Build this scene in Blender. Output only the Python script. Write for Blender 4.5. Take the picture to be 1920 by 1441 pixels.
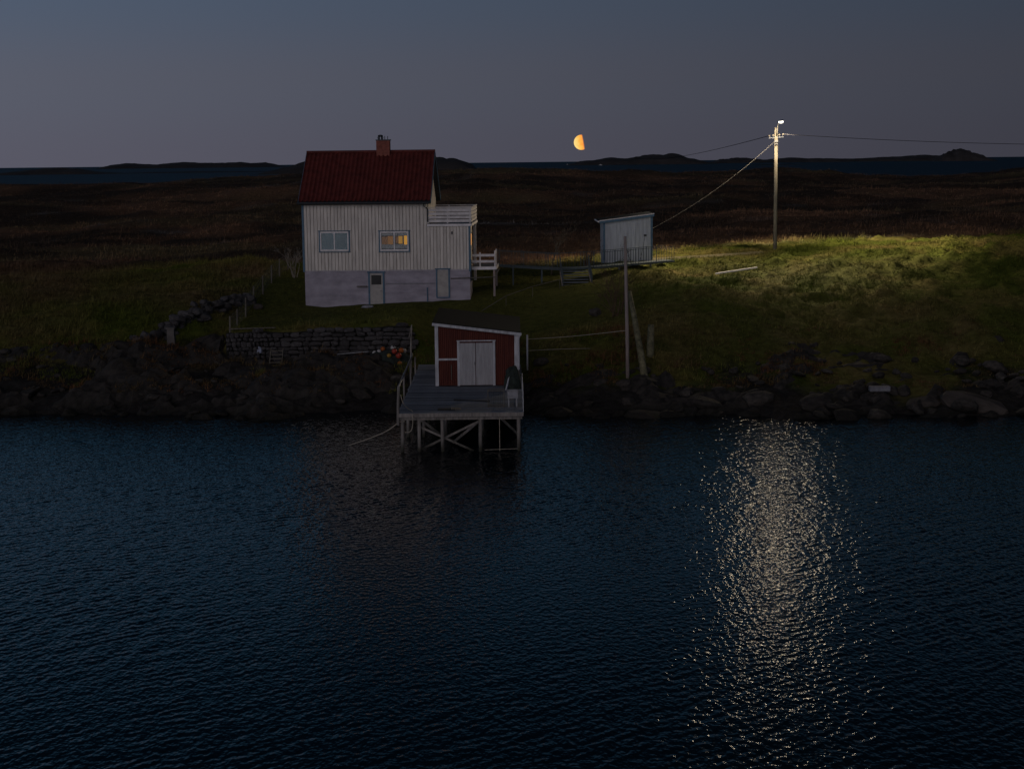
import bpy, bmesh, math, random
import numpy as np
from mathutils import Vector, Matrix

# ------------------------------------------------------------------ clean
for o in list(bpy.data.objects):
    bpy.data.objects.remove(o)
SC = bpy.context.scene
COL = SC.collection
random.seed(7)
RNG = np.random.default_rng(11)
R = math.radians

# ------------------------------------------------------------------ camera
cam_d = bpy.data.cameras.new('camera')
cam_d.sensor_width = 36.0
cam_d.lens = 36.0 * 3100 / 1920
cam_d.clip_start = 0.5
cam_d.clip_end = 150000
cam = bpy.data.objects.new('camera', cam_d)
COL.objects.link(cam)
pitch = math.atan(416.5 / 3100)
cam.matrix_world = Matrix.Translation((0, 0, 12.2)) @ Matrix.Rotation(math.pi / 2 - pitch, 4, 'X') @ Matrix.Rotation(-0.011, 4, 'Z')
SC.camera = cam

# ------------------------------------------------------------------ sky, sun, exposure
SKY_STRENGTH = 0.012
SUN_AZ = R(-120)                       # the sun has set behind the camera, to its left
world = bpy.data.worlds.new('World')
SC.world = world
world.use_nodes = True
nt = world.node_tree
nt.nodes.clear()
out = nt.nodes.new('ShaderNodeOutputWorld')
bg = nt.nodes.new('ShaderNodeBackground')
bg2 = nt.nodes.new('ShaderNodeBackground')
addsh = nt.nodes.new('ShaderNodeAddShader')
sky = nt.nodes.new('ShaderNodeTexSky')
sky.sky_type = 'NISHITA'
sky.sun_disc = False
sky.sun_elevation = R(-1.0)
sky.sun_rotation = SUN_AZ
sky.altitude = 10
sky.ozone_density = 2.0
bg.inputs['Strength'].default_value = SKY_STRENGTH
nt.links.new(sky.outputs[0], bg.inputs['Color'])
# twilight: the many-times scattered light that the sky model leaves out, paler and greyer
# low down, deep blue overhead, brighter towards where the sun went down
geo = nt.nodes.new('ShaderNodeTexCoord')
sep = nt.nodes.new('ShaderNodeSeparateXYZ')
nt.links.new(geo.outputs['Generated'], sep.inputs[0])
ramp = nt.nodes.new('ShaderNodeValToRGB')
ramp.color_ramp.interpolation = 'EASE'
stops = [(0.0, (0.100, 0.099, 0.132)), (0.045, (0.098, 0.107, 0.143)), (0.10, (0.078, 0.104, 0.155)),
         (0.19, (0.026, 0.074, 0.132)), (0.34, (0.0025, 0.011, 0.023)), (1.0, (0.0015, 0.004, 0.010))]
el = ramp.color_ramp.elements
el[0].position, el[0].color = stops[0][0], (*stops[0][1], 1)
el[1].position, el[1].color = stops[-1][0], (*stops[-1][1], 1)
for p_, c_ in stops[1:-1]:
    e = el.new(p_); e.color = (*c_, 1)
nt.links.new(sep.outputs['Z'], ramp.inputs[0])
dot = nt.nodes.new('ShaderNodeVectorMath'); dot.operation = 'DOT_PRODUCT'
dot.inputs[1].default_value = (math.sin(SUN_AZ), math.cos(SUN_AZ), 0)
nt.links.new(geo.outputs['Generated'], dot.inputs[0])
one = nt.nodes.new('ShaderNodeMath'); one.operation = 'ADD'; one.inputs[1].default_value = 1.20
nt.links.new(dot.outputs['Value'], one.inputs[0])
nt.links.new(ramp.outputs[0], bg2.inputs['Color'])
nt.links.new(one.outputs[0], bg2.inputs['Strength'])
nt.links.new(bg.outputs[0], addsh.inputs[0]); nt.links.new(bg2.outputs[0], addsh.inputs[1])
nt.links.new(addsh.outputs[0], out.inputs['Surface'])

sun_d = bpy.data.lights.new('sun', 'SUN')
sun_d.energy = 0.54
sun_d.angle = R(60)
sun_d.color = (1.0, 0.86, 0.83)
sun = bpy.data.objects.new('sun', sun_d)
COL.objects.link(sun)
sun.rotation_euler = (R(80), 0, R(-18))      # low afterglow from behind the camera

SC.view_settings.view_transform = 'Standard'
SC.view_settings.look = 'None'
SC.view_settings.gamma = 1.0
SC.view_settings.exposure = 0.0
SC.view_settings.use_curve_mapping = False
SC.cycles.max_bounces = 6
SC.cycles.sample_clamp_indirect = 4.0
SC.cycles.sample_clamp_direct = 3.0


# ------------------------------------------------------------------ helpers
def link(o, parent=None):
    COL.objects.link(o)
    if parent is not None:
        o.parent = parent
    return o


def tag(o, label=None, cat=None, group=None, kind=None):
    if label: o['label'] = label
    if cat: o['category'] = cat
    if group: o['group'] = group
    if kind: o['kind'] = kind
    return o


def thing(name, loc, label, cat, group=None, rz=0.0):
    o = bpy.data.objects.new(name, None)
    o.empty_display_size = 0.2
    o.location = loc
    o.rotation_euler = (0, 0, rz)
    link(o)
    return tag(o, label, cat, group)


class MB:
    """collects simple solids into one mesh"""
    def __init__(self, origin=(0, 0, 0)):
        self.v, self.f, self.o = [], [], Vector(origin)

    def add(self, verts, faces):
        n = len(self.v)
        self.v += [tuple(Vector(p) - self.o) for p in verts]
        self.f += [tuple(i + n for i in f) for f in faces]
        return self

    def box(self, x0, x1, y0, y1, z0, z1):
        v = [(x, y, z) for z in (z0, z1) for y in (y0, y1) for x in (x0, x1)]
        return self.add(v, [(0, 2, 3, 1), (4, 5, 7, 6), (0, 1, 5, 4), (2, 6, 7, 3), (0, 4, 6, 2), (1, 3, 7, 5)])

    def beam(self, p, q, w, h, up=(0, 0, 1)):
        p, q, up = Vector(p), Vector(q), Vector(up)
        d = (q - p).normalized()
        s = d.cross(up)
        if s.length < 1e-4:
            s = d.cross(Vector((0, 1, 0)))
        s.normalize()
        u = s.cross(d).normalized()
        v = []
        for c in (p, q):
            for a, b in ((-1, -1), (1, -1), (1, 1), (-1, 1)):
                v.append(c + s * (a * w / 2) + u * (b * h / 2))
        return self.add(v, [(3, 2, 1, 0), (4, 5, 6, 7), (0, 1, 5, 4), (1, 2, 6, 5), (2, 3, 7, 6), (3, 0, 4, 7)])

    def tube(self, pts, rad, seg=8, cap=True):
        pts = [Vector(p) for p in pts]
        n = len(pts)
        rads = rad if isinstance(rad, (list, tuple)) else [rad] * n
        v, f = [], []
        ref = None
        for i, p in enumerate(pts):
            d = (pts[min(i + 1, n - 1)] - pts[max(i - 1, 0)]).normalized()
            if ref is None:
                ref = Vector((1, 0, 0)) if abs(d.x) < 0.8 else Vector((0, 1, 0))
            s = d.cross(ref).normalized()
            ref = s.cross(d).normalized()
            for k in range(seg):
                a = 2 * math.pi * k / seg
                v.append(p + (s * math.cos(a) + ref * math.sin(a)) * rads[i])
        for i in range(n - 1):
            for k in range(seg):
                k2 = (k + 1) % seg
                f.append((i * seg + k, i * seg + k2, (i + 1) * seg + k2, (i + 1) * seg + k))
        if cap:
            f.append(tuple(reversed(range(seg))))
            f.append(tuple((n - 1) * seg + k for k in range(seg)))
        return self.add(v, f)

    def ball(self, c, r, rings=8, seg=12, sx=1, sy=1, sz=1):
        v, f = [], []
        for i in range(rings + 1):
            t = math.pi * i / rings
            for k in range(seg):
                a = 2 * math.pi * k / seg
                v.append((c[0] + r * sx * math.sin(t) * math.cos(a), c[1] + r * sy * math.sin(t) * math.sin(a), c[2] + r * sz * math.cos(t)))
        for i in range(rings):
            for k in range(seg):
                k2 = (k + 1) % seg
                f.append((i * seg + k, (i + 1) * seg + k, (i + 1) * seg + k2, i * seg + k2))
        return self.add(v, f)

    def build(self, name, mat, parent=None, smooth=False, bevel=0.0):
        me = bpy.data.meshes.new(name)
        me.from_pydata(self.v, [], self.f)
        me.validate()
        bm = bmesh.new(); bm.from_mesh(me)
        bmesh.ops.recalc_face_normals(bm, faces=bm.faces)
        bm.to_mesh(me); bm.free()
        if smooth:
            me.polygons.foreach_set('use_smooth', [True] * len(me.polygons))
        me.materials.append(mat)
        o = link(bpy.data.objects.new(name, me), parent)
        if bevel:
            m = o.modifiers.new('bevel', 'BEVEL'); m.width = bevel; m.segments = 1
        return o


def share(src, name, loc, rot=(0, 0, 0), scale=(1, 1, 1), parent=None):
    o = bpy.data.objects.new(name, src)
    o.location = loc; o.rotation_euler = rot; o.scale = scale
    return link(o, parent)


def hsh(ix, iy, seed):
    h = (ix.astype(np.int64) * 374761393 + iy.astype(np.int64) * 668265263 + seed * 974634541) & 0xFFFFFFFF
    h = ((h ^ (h >> 13)) * 1274126177) & 0xFFFFFFFF
    return ((h ^ (h >> 16)) & 0xFFFF) / 65535.0


def vn(x, y, seed=0):
    x = np.asarray(x, float); y = np.asarray(y, float)
    ix, iy = np.floor(x), np.floor(y)
    fx, fy = x - ix, y - iy
    fx = fx * fx * (3 - 2 * fx); fy = fy * fy * (3 - 2 * fy)
    a, b = hsh(ix, iy, seed), hsh(ix + 1, iy, seed)
    c, d = hsh(ix, iy + 1, seed), hsh(ix + 1, iy + 1, seed)
    return (a + (b - a) * fx) * (1 - fy) + (c + (d - c) * fx) * fy - 0.5


def fbm(x, y, sc, oct=4, seed=0, gain=0.5):
    t, a, s = 0, 1.0, 1.0 / sc
    for i in range(oct):
        t = t + a * vn(x * s + 17.3 * i, y * s - 9.1 * i, seed + i)
        s *= 2.03; a *= gain
    return t


# ------------------------------------------------------------------ materials
def new_mat(name):
    m = bpy.data.materials.new(name)
    m.use_nodes = True
    n = m.node_tree
    b = n.nodes['Principled BSDF']
    return m, n, b


def mat(name, col, rough=0.7, var=0.25, scale=3.0, bump=0.15, bscale=30.0, rnd=0.0, metal=0.0, stretch=(1, 1, 1), dirt=None, spec=0.3):
    """a painted / weathered surface: noise in colour, fine bump, per-object variation"""
    m, n, b = new_mat(name)
    tc = n.nodes.new('ShaderNodeTexCoord')
    mp = n.nodes.new('ShaderNodeMapping'); mp.inputs['Scale'].default_value = stretch
    n.links.new(tc.outputs['Object'], mp.inputs['Vector'])
    nz = n.nodes.new('ShaderNodeTexNoise'); nz.inputs['Scale'].default_value = scale
    nz.inputs['Detail'].default_value = 6; nz.inputs['Roughness'].default_value = 0.65
    n.links.new(mp.outputs[0], nz.inputs['Vector'])
    rp = n.nodes.new('ShaderNodeValToRGB')
    d = dirt or tuple(c * (1 - var) * 0.8 for c in col)
    rp.color_ramp.elements[0].position = 0.3; rp.color_ramp.elements[0].color = (*d, 1)
    rp.color_ramp.elements[1].position = 0.62; rp.color_ramp.elements[1].color = (*col, 1)
    n.links.new(nz.outputs['Fac'], rp.inputs[0])
    c_out = rp.outputs[0]
    if rnd:
        oi = n.nodes.new('ShaderNodeObjectInfo')
        mr = n.nodes.new('ShaderNodeMapRange')
        mr.inputs['To Min'].default_value = 1 - rnd; mr.inputs['To Max'].default_value = 1 + rnd * 0.6
        n.links.new(oi.outputs['Random'], mr.inputs['Value'])
        mx = n.nodes.new('ShaderNodeVectorMath'); mx.operation = 'SCALE'
        n.links.new(c_out, mx.inputs[0]); n.links.new(mr.outputs[0], mx.inputs['Scale'])
        c_out = mx.outputs[0]
    n.links.new(c_out, b.inputs['Base Color'])
    b.inputs['Roughness'].default_value = rough
    b.inputs['Metallic'].default_value = metal
    b.inputs['Specular IOR Level'].default_value = spec
    if bump:
        n2 = n.nodes.new('ShaderNodeTexNoise'); n2.inputs['Scale'].default_value = bscale; n2.inputs['Detail'].default_value = 4
        n.links.new(mp.outputs[0], n2.inputs['Vector'])
        bp = n.nodes.new('ShaderNodeBump'); bp.inputs['Strength'].default_value = bump; bp.inputs['Distance'].default_value = 0.02
        n.links.new(n2.outputs['Fac'], bp.inputs['Height'])
        n.links.new(bp.outputs[0], b.inputs['Normal'])
    return m


def emit(name, col, strength, var=0.0, scale=8.0):
    m, n, b = new_mat(name)
    b.inputs['Base Color'].default_value = (*[c * 0.5 for c in col], 1)
    b.inputs['Emission Color'].default_value = (*col, 1)
    b.inputs['Emission Strength'].default_value = strength
    return m


M = {}
M['white_board'] = mat('white_board', (0.78, 0.72, 0.66), 0.55, 0.22, 1.5, 0.2, 25, rnd=0.05, stretch=(3, 3, 0.4))
M['white_trim'] = mat('white_trim', (0.86, 0.82, 0.83), 0.5, 0.1, 3, 0.1)
M['fence_white'] = mat('fence_white', (0.72, 0.68, 0.68), 0.6, 0.15, 3, 0.1, rnd=0.06)
M['blue_trim'] = mat('blue_trim', (0.09, 0.17, 0.25), 0.55, 0.15, 4, 0.1)
M['foundation'] = mat('foundation', (0.41, 0.375, 0.44), 0.85, 0.26, 0.9, 0.5, 14, stretch=(1, 1, 2.2))
M['roof_tile'] = mat('roof_tile', (0.15, 0.030, 0.024), 0.6, 0.4, 2.2, 0.3, 20)
M['brick'] = mat('brick', (0.30, 0.10, 0.075), 0.85, 0.3, 5, 0.4, 18)
M['dark_metal'] = mat('dark_metal', (0.05, 0.055, 0.065), 0.45, 0.2, 6, 0.1, metal=0.4)
M['grey_metal'] = mat('grey_metal', (0.22, 0.23, 0.25), 0.4, 0.25, 6, 0.1, metal=0.6)
M['door_grey'] = mat('door_grey', (0.44, 0.41, 0.39), 0.6, 0.15, 2.5, 0.15)
M['boathouse_door'] = mat('boathouse_door', (0.42, 0.41, 0.43), 0.65, 0.2, 2.0, 0.25, 30, stretch=(5, 5, 0.5))
M['red_wall'] = mat('red_wall', (0.120, 0.031, 0.021), 0.75, 0.5, 2.0, 0.2, 20, stretch=(6, 6, 0.5), dirt=(0.06, 0.014, 0.012))
M['felt'] = mat('felt', (0.005, 0.007, 0.010), 0.9, 0.35, 2.0, 0.5, 40, spec=0.1)
M['plank'] = mat('plank', (0.19, 0.21, 0.25), 0.8, 0.45, 4.0, 0.5, 18, rnd=0.3, stretch=(0.35, 6, 6))
M['pile'] = mat('pile', (0.30, 0.27, 0.25), 0.85, 0.5, 3.0, 0.6, 14, rnd=0.15, stretch=(3, 3, 0.5))
def tide(m_, z0, z1, dark):
    """wet weed and slime on whatever stands in the tide: dark below the high water mark"""
    n_ = m_.node_tree; b_ = n_.nodes['Principled BSDF']
    src = b_.inputs['Base Color'].links[0].from_socket
    gp_ = n_.nodes.new('ShaderNodeNewGeometry'); sp_ = n_.nodes.new('ShaderNodeSeparateXYZ')
    n_.links.new(gp_.outputs['Position'], sp_.inputs[0])
    nn_ = n_.nodes.new('ShaderNodeTexNoise'); nn_.inputs['Scale'].default_value = 1.3; nn_.inputs['Detail'].default_value = 5
    n_.links.new(gp_.outputs['Position'], nn_.inputs['Vector'])
    ma_ = n_.nodes.new('ShaderNodeMath'); ma_.operation = 'MULTIPLY_ADD'; ma_.inputs[1].default_value = 0.9
    n_.links.new(nn_.outputs['Fac'], ma_.inputs[0]); n_.links.new(sp_.outputs['Z'], ma_.inputs[2])
    mr_ = n_.nodes.new('ShaderNodeMapRange'); mr_.inputs['From Min'].default_value = z0 + 0.45; mr_.inputs['From Max'].default_value = z1 + 0.45
    n_.links.new(ma_.outputs[0], mr_.inputs['Value'])
    mx_ = n_.nodes.new('ShaderNodeMix'); mx_.data_type = 'RGBA'
    mx_.inputs[6].default_value = (*dark, 1)
    n_.links.new(mr_.outputs[0], mx_.inputs[0]); n_.links.new(src, mx_.inputs[7])
    n_.links.new(mx_.outputs[2], b_.inputs['Base Color'])


tide(M['pile'], 0.1, 0.7, (0.045, 0.042, 0.032))
M['old_wood'] = mat('old_wood', (0.17, 0.15, 0.125), 0.85, 0.4, 3, 0.5, 14, rnd=0.1, stretch=(3, 3, 0.5))
M['mossy_wood'] = mat('mossy_wood', (0.22, 0.20, 0.12), 0.9, 0.4, 5, 0.8, 12, dirt=(0.05, 0.05, 0.03))
M['pole_wood'] = mat('pole_wood', (0.30, 0.27, 0.21), 0.85, 0.3, 3, 0.4, 14, stretch=(4, 4, 0.3))
M['thin_pole'] = mat('thin_pole', (0.34, 0.28, 0.26), 0.8, 0.3, 3, 0.3, 14, stretch=(4, 4, 0.4))
M['shed_board'] = mat('shed_board', (0.47, 0.51, 0.57), 0.6, 0.12, 2.0, 0.2, 25, rnd=0.05, stretch=(3, 3, 0.4))
M['rope'] = mat('rope', (0.42, 0.37, 0.30), 0.9, 0.3, 20, 0.4, 60)
M['wire'] = mat('wire', (0.012, 0.012, 0.014), 0.9, 0.2, 4, 0, spec=0.0)
M['wire_pale'] = mat('wire_pale', (0.09, 0.088, 0.085), 0.5, 0.2, 4, 0)
M['net'] = mat('net', (0.035, 0.045, 0.04), 0.95, 0.5, 6, 1.0, 16)
M['stone'] = mat('stone', (0.085, 0.078, 0.080), 0.9, 0.45, 2.5, 0.8, 9, rnd=0.4)
M['stone_core'] = mat('stone_core', (0.02, 0.02, 0.018), 1.0, 0.3, 3, 0.8, 9)
M['rock'] = mat('rock', (0.070, 0.060, 0.053), 0.9, 0.5, 2.2, 1.0, 6, rnd=0.5, dirt=(0.016, 0.015, 0.014))
tide(M['rock'], -0.05, 0.6, (0.012, 0.011, 0.008))
M['rust_rock'] = mat('rust_rock', (0.20, 0.12, 0.08), 0.9, 0.45, 1.6, 0.9, 6)
M['pale_rock'] = mat('pale_rock', (0.078, 0.065, 0.057), 0.85, 0.45, 1.4, 0.8, 6)
M['concrete'] = mat('concrete', (0.14, 0.125, 0.12), 0.9, 0.3, 2, 0.5, 12)
M['bark'] = mat('bark', (0.15, 0.13, 0.10), 0.9, 0.35, 8, 0.5, 30)
M['bark_pale'] = mat('bark_pale', (0.26, 0.23, 0.20), 0.9, 0.3, 8, 0.5, 30)
M['bark_brown'] = mat('bark_brown', (0.12, 0.075, 0.05), 0.9, 0.3, 8, 0.5, 30)
M['buoy_white'] = mat('buoy_white', (0.50, 0.48, 0.47), 0.45, 0.25, 6, 0.05)
M['buoy_orange'] = mat('buoy_orange', (0.46, 0.12, 0.025), 0.45, 0.25, 6, 0.05)
M['buoy_red'] = mat('buoy_red', (0.42, 0.055, 0.035), 0.45, 0.25, 6, 0.05)
M['buoy_yellow'] = mat('buoy_yellow', (0.40, 0.22, 0.03), 0.45, 0.25, 6, 0.05)
M['plastic_white'] = mat('plastic_white', (0.30, 0.30, 0.33), 0.5, 0.15, 5, 0.05)
M['foam'] = mat('foam', (0.20, 0.195, 0.22), 0.8, 0.2, 4, 0.3)
M['bag_blue'] = mat('bag_blue', (0.30, 0.33, 0.44), 0.6, 0.3, 6, 0.5, 12)
M['orange_plank'] = mat('orange_plank', (0.34, 0.17, 0.09), 0.8, 0.3, 4, 0.3)
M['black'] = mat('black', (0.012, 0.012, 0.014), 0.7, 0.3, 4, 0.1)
M['porcelain'] = mat('porcelain', (0.30, 0.28, 0.24), 0.25, 0.1, 6, 0)
M['gravel'] = mat('gravel', (0.13, 0.105, 0.055), 0.95, 0.45, 1.4, 1.0, 18, dirt=(0.07, 0.07, 0.035))
M['island'] = mat('island', (0.050, 0.045, 0.045), 0.95, 0.4, 0.02, 0)
M['curtain'] = mat('curtain', (0.55, 0.54, 0.50), 0.9, 0.15, 6, 0.2)
M['lace'] = mat('lace', (0.42, 0.42, 0.42), 0.9, 0.5, 14, 0.3)

# window glass: thin clear pane with a weak mirror on it
m, n, b = new_mat('glass')
n.nodes.remove(b)
gl_ = n.nodes.new('ShaderNodeBsdfGlossy'); gl_.inputs['Roughness'].default_value = 0.03
tr_ = n.nodes.new('ShaderNodeBsdfTransparent'); tr_.inputs['Color'].default_value = (0.9, 0.93, 0.94, 1)
mx_ = n.nodes.new('ShaderNodeMixShader'); mx_.inputs[0].default_value = 0.03
n.links.new(tr_.outputs[0], mx_.inputs[1]); n.links.new(gl_.outputs[0], mx_.inputs[2])
n.links.new(mx_.outputs[0], n.nodes['Material Output'].inputs['Surface'])
M['glass'] = m
M['white_weathered'] = mat('white_weathered', (0.56, 0.56, 0.60), 0.6, 0.3, 3, 0.2, rnd=0.06, stretch=(3, 3, 0.6))
M['rail_dark'] = mat('rail_dark', (0.06, 0.08, 0.09), 0.6, 0.2, 5, 0)
M['blind'] = mat('blind', (0.17, 0.28, 0.32), 0.7, 0.1, 1.5, 0.1)
M['dark_glass'] = mat('dark_glass', (0.010, 0.012, 0.014), 0.2, 0.2, 3, 0, spec=0.2)
for nm_, col_, st_ in (('lit_dim', (0.55, 0.20, 0.02), 0.05), ('lit_mid', (0.75, 0.28, 0.02), 0.09), ('lit_curtain', (0.9, 0.42, 0.03), 0.22), ('lit_bright', (1.0, 0.45, 0.03), 0.38)):
    M[nm_] = emit(nm_, col_, st_)
M['warm_lamp'] = emit('warm_lamp', (1.0, 0.45, 0.12), 0.35)
M['lens'] = emit('lens', (1.0, 0.93, 0.78), 30.0)


# ------------------------------------------------------------------ the lie of the land
COLS = {
    -45: [(70, -2.5), (80, -1.0), (83.8, 0.0), (87, 1.2), (91, 2.4), (98, 3.4), (106, 4.6), (113, 5.3), (125, 4.7), (150, 5.0)],
    -27: [(70, -2.5), (80, -1.0), (83.6, 0.0), (86, 1.1), (90, 2.4), (96, 3.5), (105, 4.8), (112, 5.5), (125, 4.8), (150, 5.1)],
    -20: [(70, -2.5), (79, -1.0), (82.6, 0.0), (85, 1.0), (88, 1.7), (91, 2.5), (95, 3.6), (100, 4.5), (106, 5.2), (112, 5.5), (125, 5.0), (150, 5.2)],
    -15.4: [(70, -2.5), (78, -1.0), (82.0, 0.0), (85, 0.9), (89.7, 1.55), (95, 3.0), (100, 4.1), (105, 5.0), (112, 5.5), (125, 5.2), (150, 5.3)],
    -10: [(70, -2.5), (78, -1.0), (81.6, 0.0), (85, 0.9), (89.7, 1.5), (95, 2.6), (100, 3.4), (107, 4.7), (115, 5.1), (130, 5.2), (150, 5.4)],
    -5.5: [(70, -2.5), (78, -1.0), (82.0, 0.0), (85, 0.9), (89, 1.7), (93, 2.8), (100, 3.9), (107, 4.8), (115, 5.1), (130, 5.2), (150, 5.4)],
    0: [(70, -2.5), (77.5, -1.0), (81.5, 0.0), (84, 0.8), (86.5, 1.55), (90, 2.3), (94, 3.1), (100, 4.2), (107, 4.9), (115, 5.1), (130, 5.2), (150, 5.5)],
    4.5: [(70, -2.5), (76, -1.0), (79.6, 0.0), (82.5, 1.1), (86, 2.0), (90, 3.0), (96, 3.9), (102, 4.5), (107, 4.95), (113, 5.3), (130, 5.3), (150, 5.5)],
    9: [(70, -2.5), (75.5, -1.0), (78.6, 0.0), (81.5, 0.9), (84, 1.6), (87, 2.5), (91, 3.7), (96, 4.6), (101, 5.1), (106, 5.45), (111, 5.65), (118, 5.6), (130, 5.4), (150, 5.6)],
    15: [(70, -2.5), (75, -1.0), (77.8, 0.0), (81, 0.8), (85, 1.5), (90, 2.9), (95, 4.1), (100, 4.75), (105, 5.3), (110, 5.75), (116, 6.0), (122, 5.8), (135, 5.4), (150, 5.6)],
    21: [(70, -2.5), (74.5, -1.0), (77.3, 0.0), (80, 0.8), (85, 1.5), (90, 2.9), (95, 4.2), (100, 5.0), (105, 5.7), (110, 6.1), (116, 6.2), (124, 5.9), (137, 5.5), (150, 5.7)],
    28: [(70, -2.5), (74, -1.0), (77.0, 0.0), (80, 0.9), (85, 1.6), (90, 2.9), (95, 4.3), (100, 5.3), (105, 6.15), (110, 6.5), (116, 6.5), (125, 6.1), (138, 5.6), (150, 5.8)],
    45: [(70, -2.5), (74, -1.0), (77.0, 0.0), (80, 0.9), (85, 1.7), (90, 3.0), (95, 4.6), (100, 5.6), (105, 6.6), (110, 6.9), (116, 6.8), (125, 6.4), (138, 5.9), (150, 6.0)],
}
gx = np.arange(-48, 48.01, 0.5); gy = np.arange(66, 152.01, 0.5)
ck = sorted(COLS)
prof = np.array([np.interp(gy, [p[0] for p in COLS[k]], [p[1] for p in COLS[k]]) for k in ck])
G0 = np.array([[np.interp(x, ck, prof[:, j]) for j in range(len(gy))] for x in gx])


def blur(a, s, axis):
    r = int(3 * s); k = np.exp(-0.5 * (np.arange(-r, r + 1) / s) ** 2); k /= k.sum()
    pad = [(0, 0), (0, 0)]; pad[axis] = (r, r)
    return np.apply_along_axis(lambda v: np.convolve(v, k, 'valid'), axis, np.pad(a, pad, mode='edge'))


G0 = blur(blur(G0, 3.0, 0), 2.0, 1)
EU = [-0.5, -0.31, -0.24, -0.18, -0.15, -0.125, -0.10, -0.03, 0.045, 0.11, 0.17, 0.24, 0.285, 0.31, 0.5]
EZ = [7.3, 7.6, 8.0, 8.6, 9.3, 10.0, 10.2, 10.3, 9.5, 8.8, 9.0, 7.2, 7.6, 8.6, 8.6]


def sstep(a, b, x):
    t = np.clip((x - a) / (b - a), 0, 1)
    return t * t * (3 - 2 * t)


def base_h(x, y):
    """smooth height of the ground"""
    x = np.asarray(x, float); y = np.asarray(y, float)
    # the waterline wanders in and out, except under the jetty
    yn = y + fbm(x, x * 0.0, 7.5, 3, 301) * 3.4 * (1 - sstep(83, 91, y)) * (1 - sstep(3.5, 6.0, 8.0 - np.abs(x + 2.2)))
    xi = np.clip((x - gx[0]) / 0.5, 0, len(gx) - 1.001); yi = np.clip((yn - gy[0]) / 0.5, 0, len(gy) - 1.001)
    i, j = xi.astype(int), yi.astype(int); fx, fy = xi - i, yi - j
    z = (G0[i, j] * (1 - fx) + G0[i + 1, j] * fx) * (1 - fy) + (G0[i, j + 1] * (1 - fx) + G0[i + 1, j + 1] * fx) * fy
    # the garden terrace behind the retaining wall
    ter = np.interp(y, [90, 95, 99.5, 103, 108], [3.22, 3.35, 3.5, 3.75, 4.6]) + np.interp(x, [-13, -5], [0.0, 0.42])
    w = sstep(-16.2, -15.0, x) * (1 - sstep(-6.0, -4.2, x))
    mask = (y > 90.1) & (x > -16.2) & (x < -4)
    z = np.where(mask, z + (np.maximum(ter, z) - z) * w, z)
    # level ground under the house
    # far heath, out to its edge above the sea
    u = x / np.maximum(y, 1.0)
    ez = np.interp(u, EU, EZ)
    far = np.interp(y, [150, 400], [0, 1.0])
    zf = z + (ez - z) * far
    z = np.where(y > 150, zf, z)
    z = z - np.clip((y - 425) / 60, 0, 4) ** 1.6 * 6.0
    z = z - np.clip((np.abs(x) - 380) / 60, 0, 4) * 6.0
    return z


def track_y(x):
    return np.interp(x, [8, 12, 16, 20, 28, 40, 60], [111.2, 111.6, 112.3, 112.0, 111.6, 111.4, 111])


def ground_h(x, y):
    z = base_h(x, y)
    d = np.abs(y - track_y(x))
    tr = np.where(x > 9, sstep(1.3, 2.4, d), 1.0)
    near = (1 - sstep(118, 135, y))
    lawn = sstep(-16.5, -14.5, x) * (1 - sstep(5, 8, x)) * sstep(90, 92, y) * (1 - sstep(106, 110, y))
    tus = np.maximum(fbm(x, y, 1.0, 4, 3), -0.15) * 0.50 + fbm(x, y, 6, 3, 21) * 0.5 - 0.06
    z = z + near * (1 - sstep(-19, -16, x)) * sstep(88, 94, y) * fbm(x, y, 8, 3, 61) * 1.0
    slope_r = sstep(8, 12, x) * sstep(82, 88, y)
    z = z + near * tr * (1 - 0.8 * lawn) * tus * (0.65 + 0.5 * slope_r)
    farm = sstep(116, 150, y) * (1 - sstep(455, 480, y))
    z = z + farm * (fbm(x, y, 34, 3, 40) * 2.4 + fbm(x, y, 5.5, 4, 50) * 0.75)
    return z


def axis(lo, hi, step, out_lo, out_hi, g):
    a = list(np.arange(lo, hi + 1e-6, step))
    s, p = step, hi
    while p < out_hi:
        s *= g; p += s; a.append(p)
    s, p = step, lo
    while p > out_lo:
        s *= g; p -= s; a.insert(0, p)
    return np.array(a)


def grid_mesh(name, xs, ys, Z, material, cols=None, smooth=True):
    nx, ny = len(xs), len(ys)
    X, Y = np.meshgrid(xs, ys, indexing='ij')
    co = np.stack([X, Y, Z], -1).reshape(-1, 3).astype(np.float32)
    idx = np.arange(nx * ny).reshape(nx, ny)
    q = np.stack([idx[:-1, :-1], idx[1:, :-1], idx[1:, 1:], idx[:-1, 1:]], -1).reshape(-1, 4)
    me = bpy.data.meshes.new(name)
    me.vertices.add(len(co)); me.vertices.foreach_set('co', co.ravel())
    me.loops.add(q.size); me.loops.foreach_set('vertex_index', q.ravel().astype(np.int32))
    me.polygons.add(len(q)); me.polygons.foreach_set('loop_start', np.arange(0, q.size, 4, dtype=np.int32))
    me.update(calc_edges=True)
    me.polygons.foreach_set('use_smooth', np.full(len(q), smooth))
    if cols is not None:
        at = me.attributes.new('tint', 'FLOAT_COLOR', 'POINT')
        c4 = np.ones((len(co), 4), np.float32); c4[:, :3] = cols.reshape(-1, 3)
        at.data.foreach_set('color', c4.ravel())
    me.materials.append(material)
    return link(bpy.data.objects.new(name, me))


def mixc(a, b, w):
    return a + (np.asarray(b) - a) * w[..., None]


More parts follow.
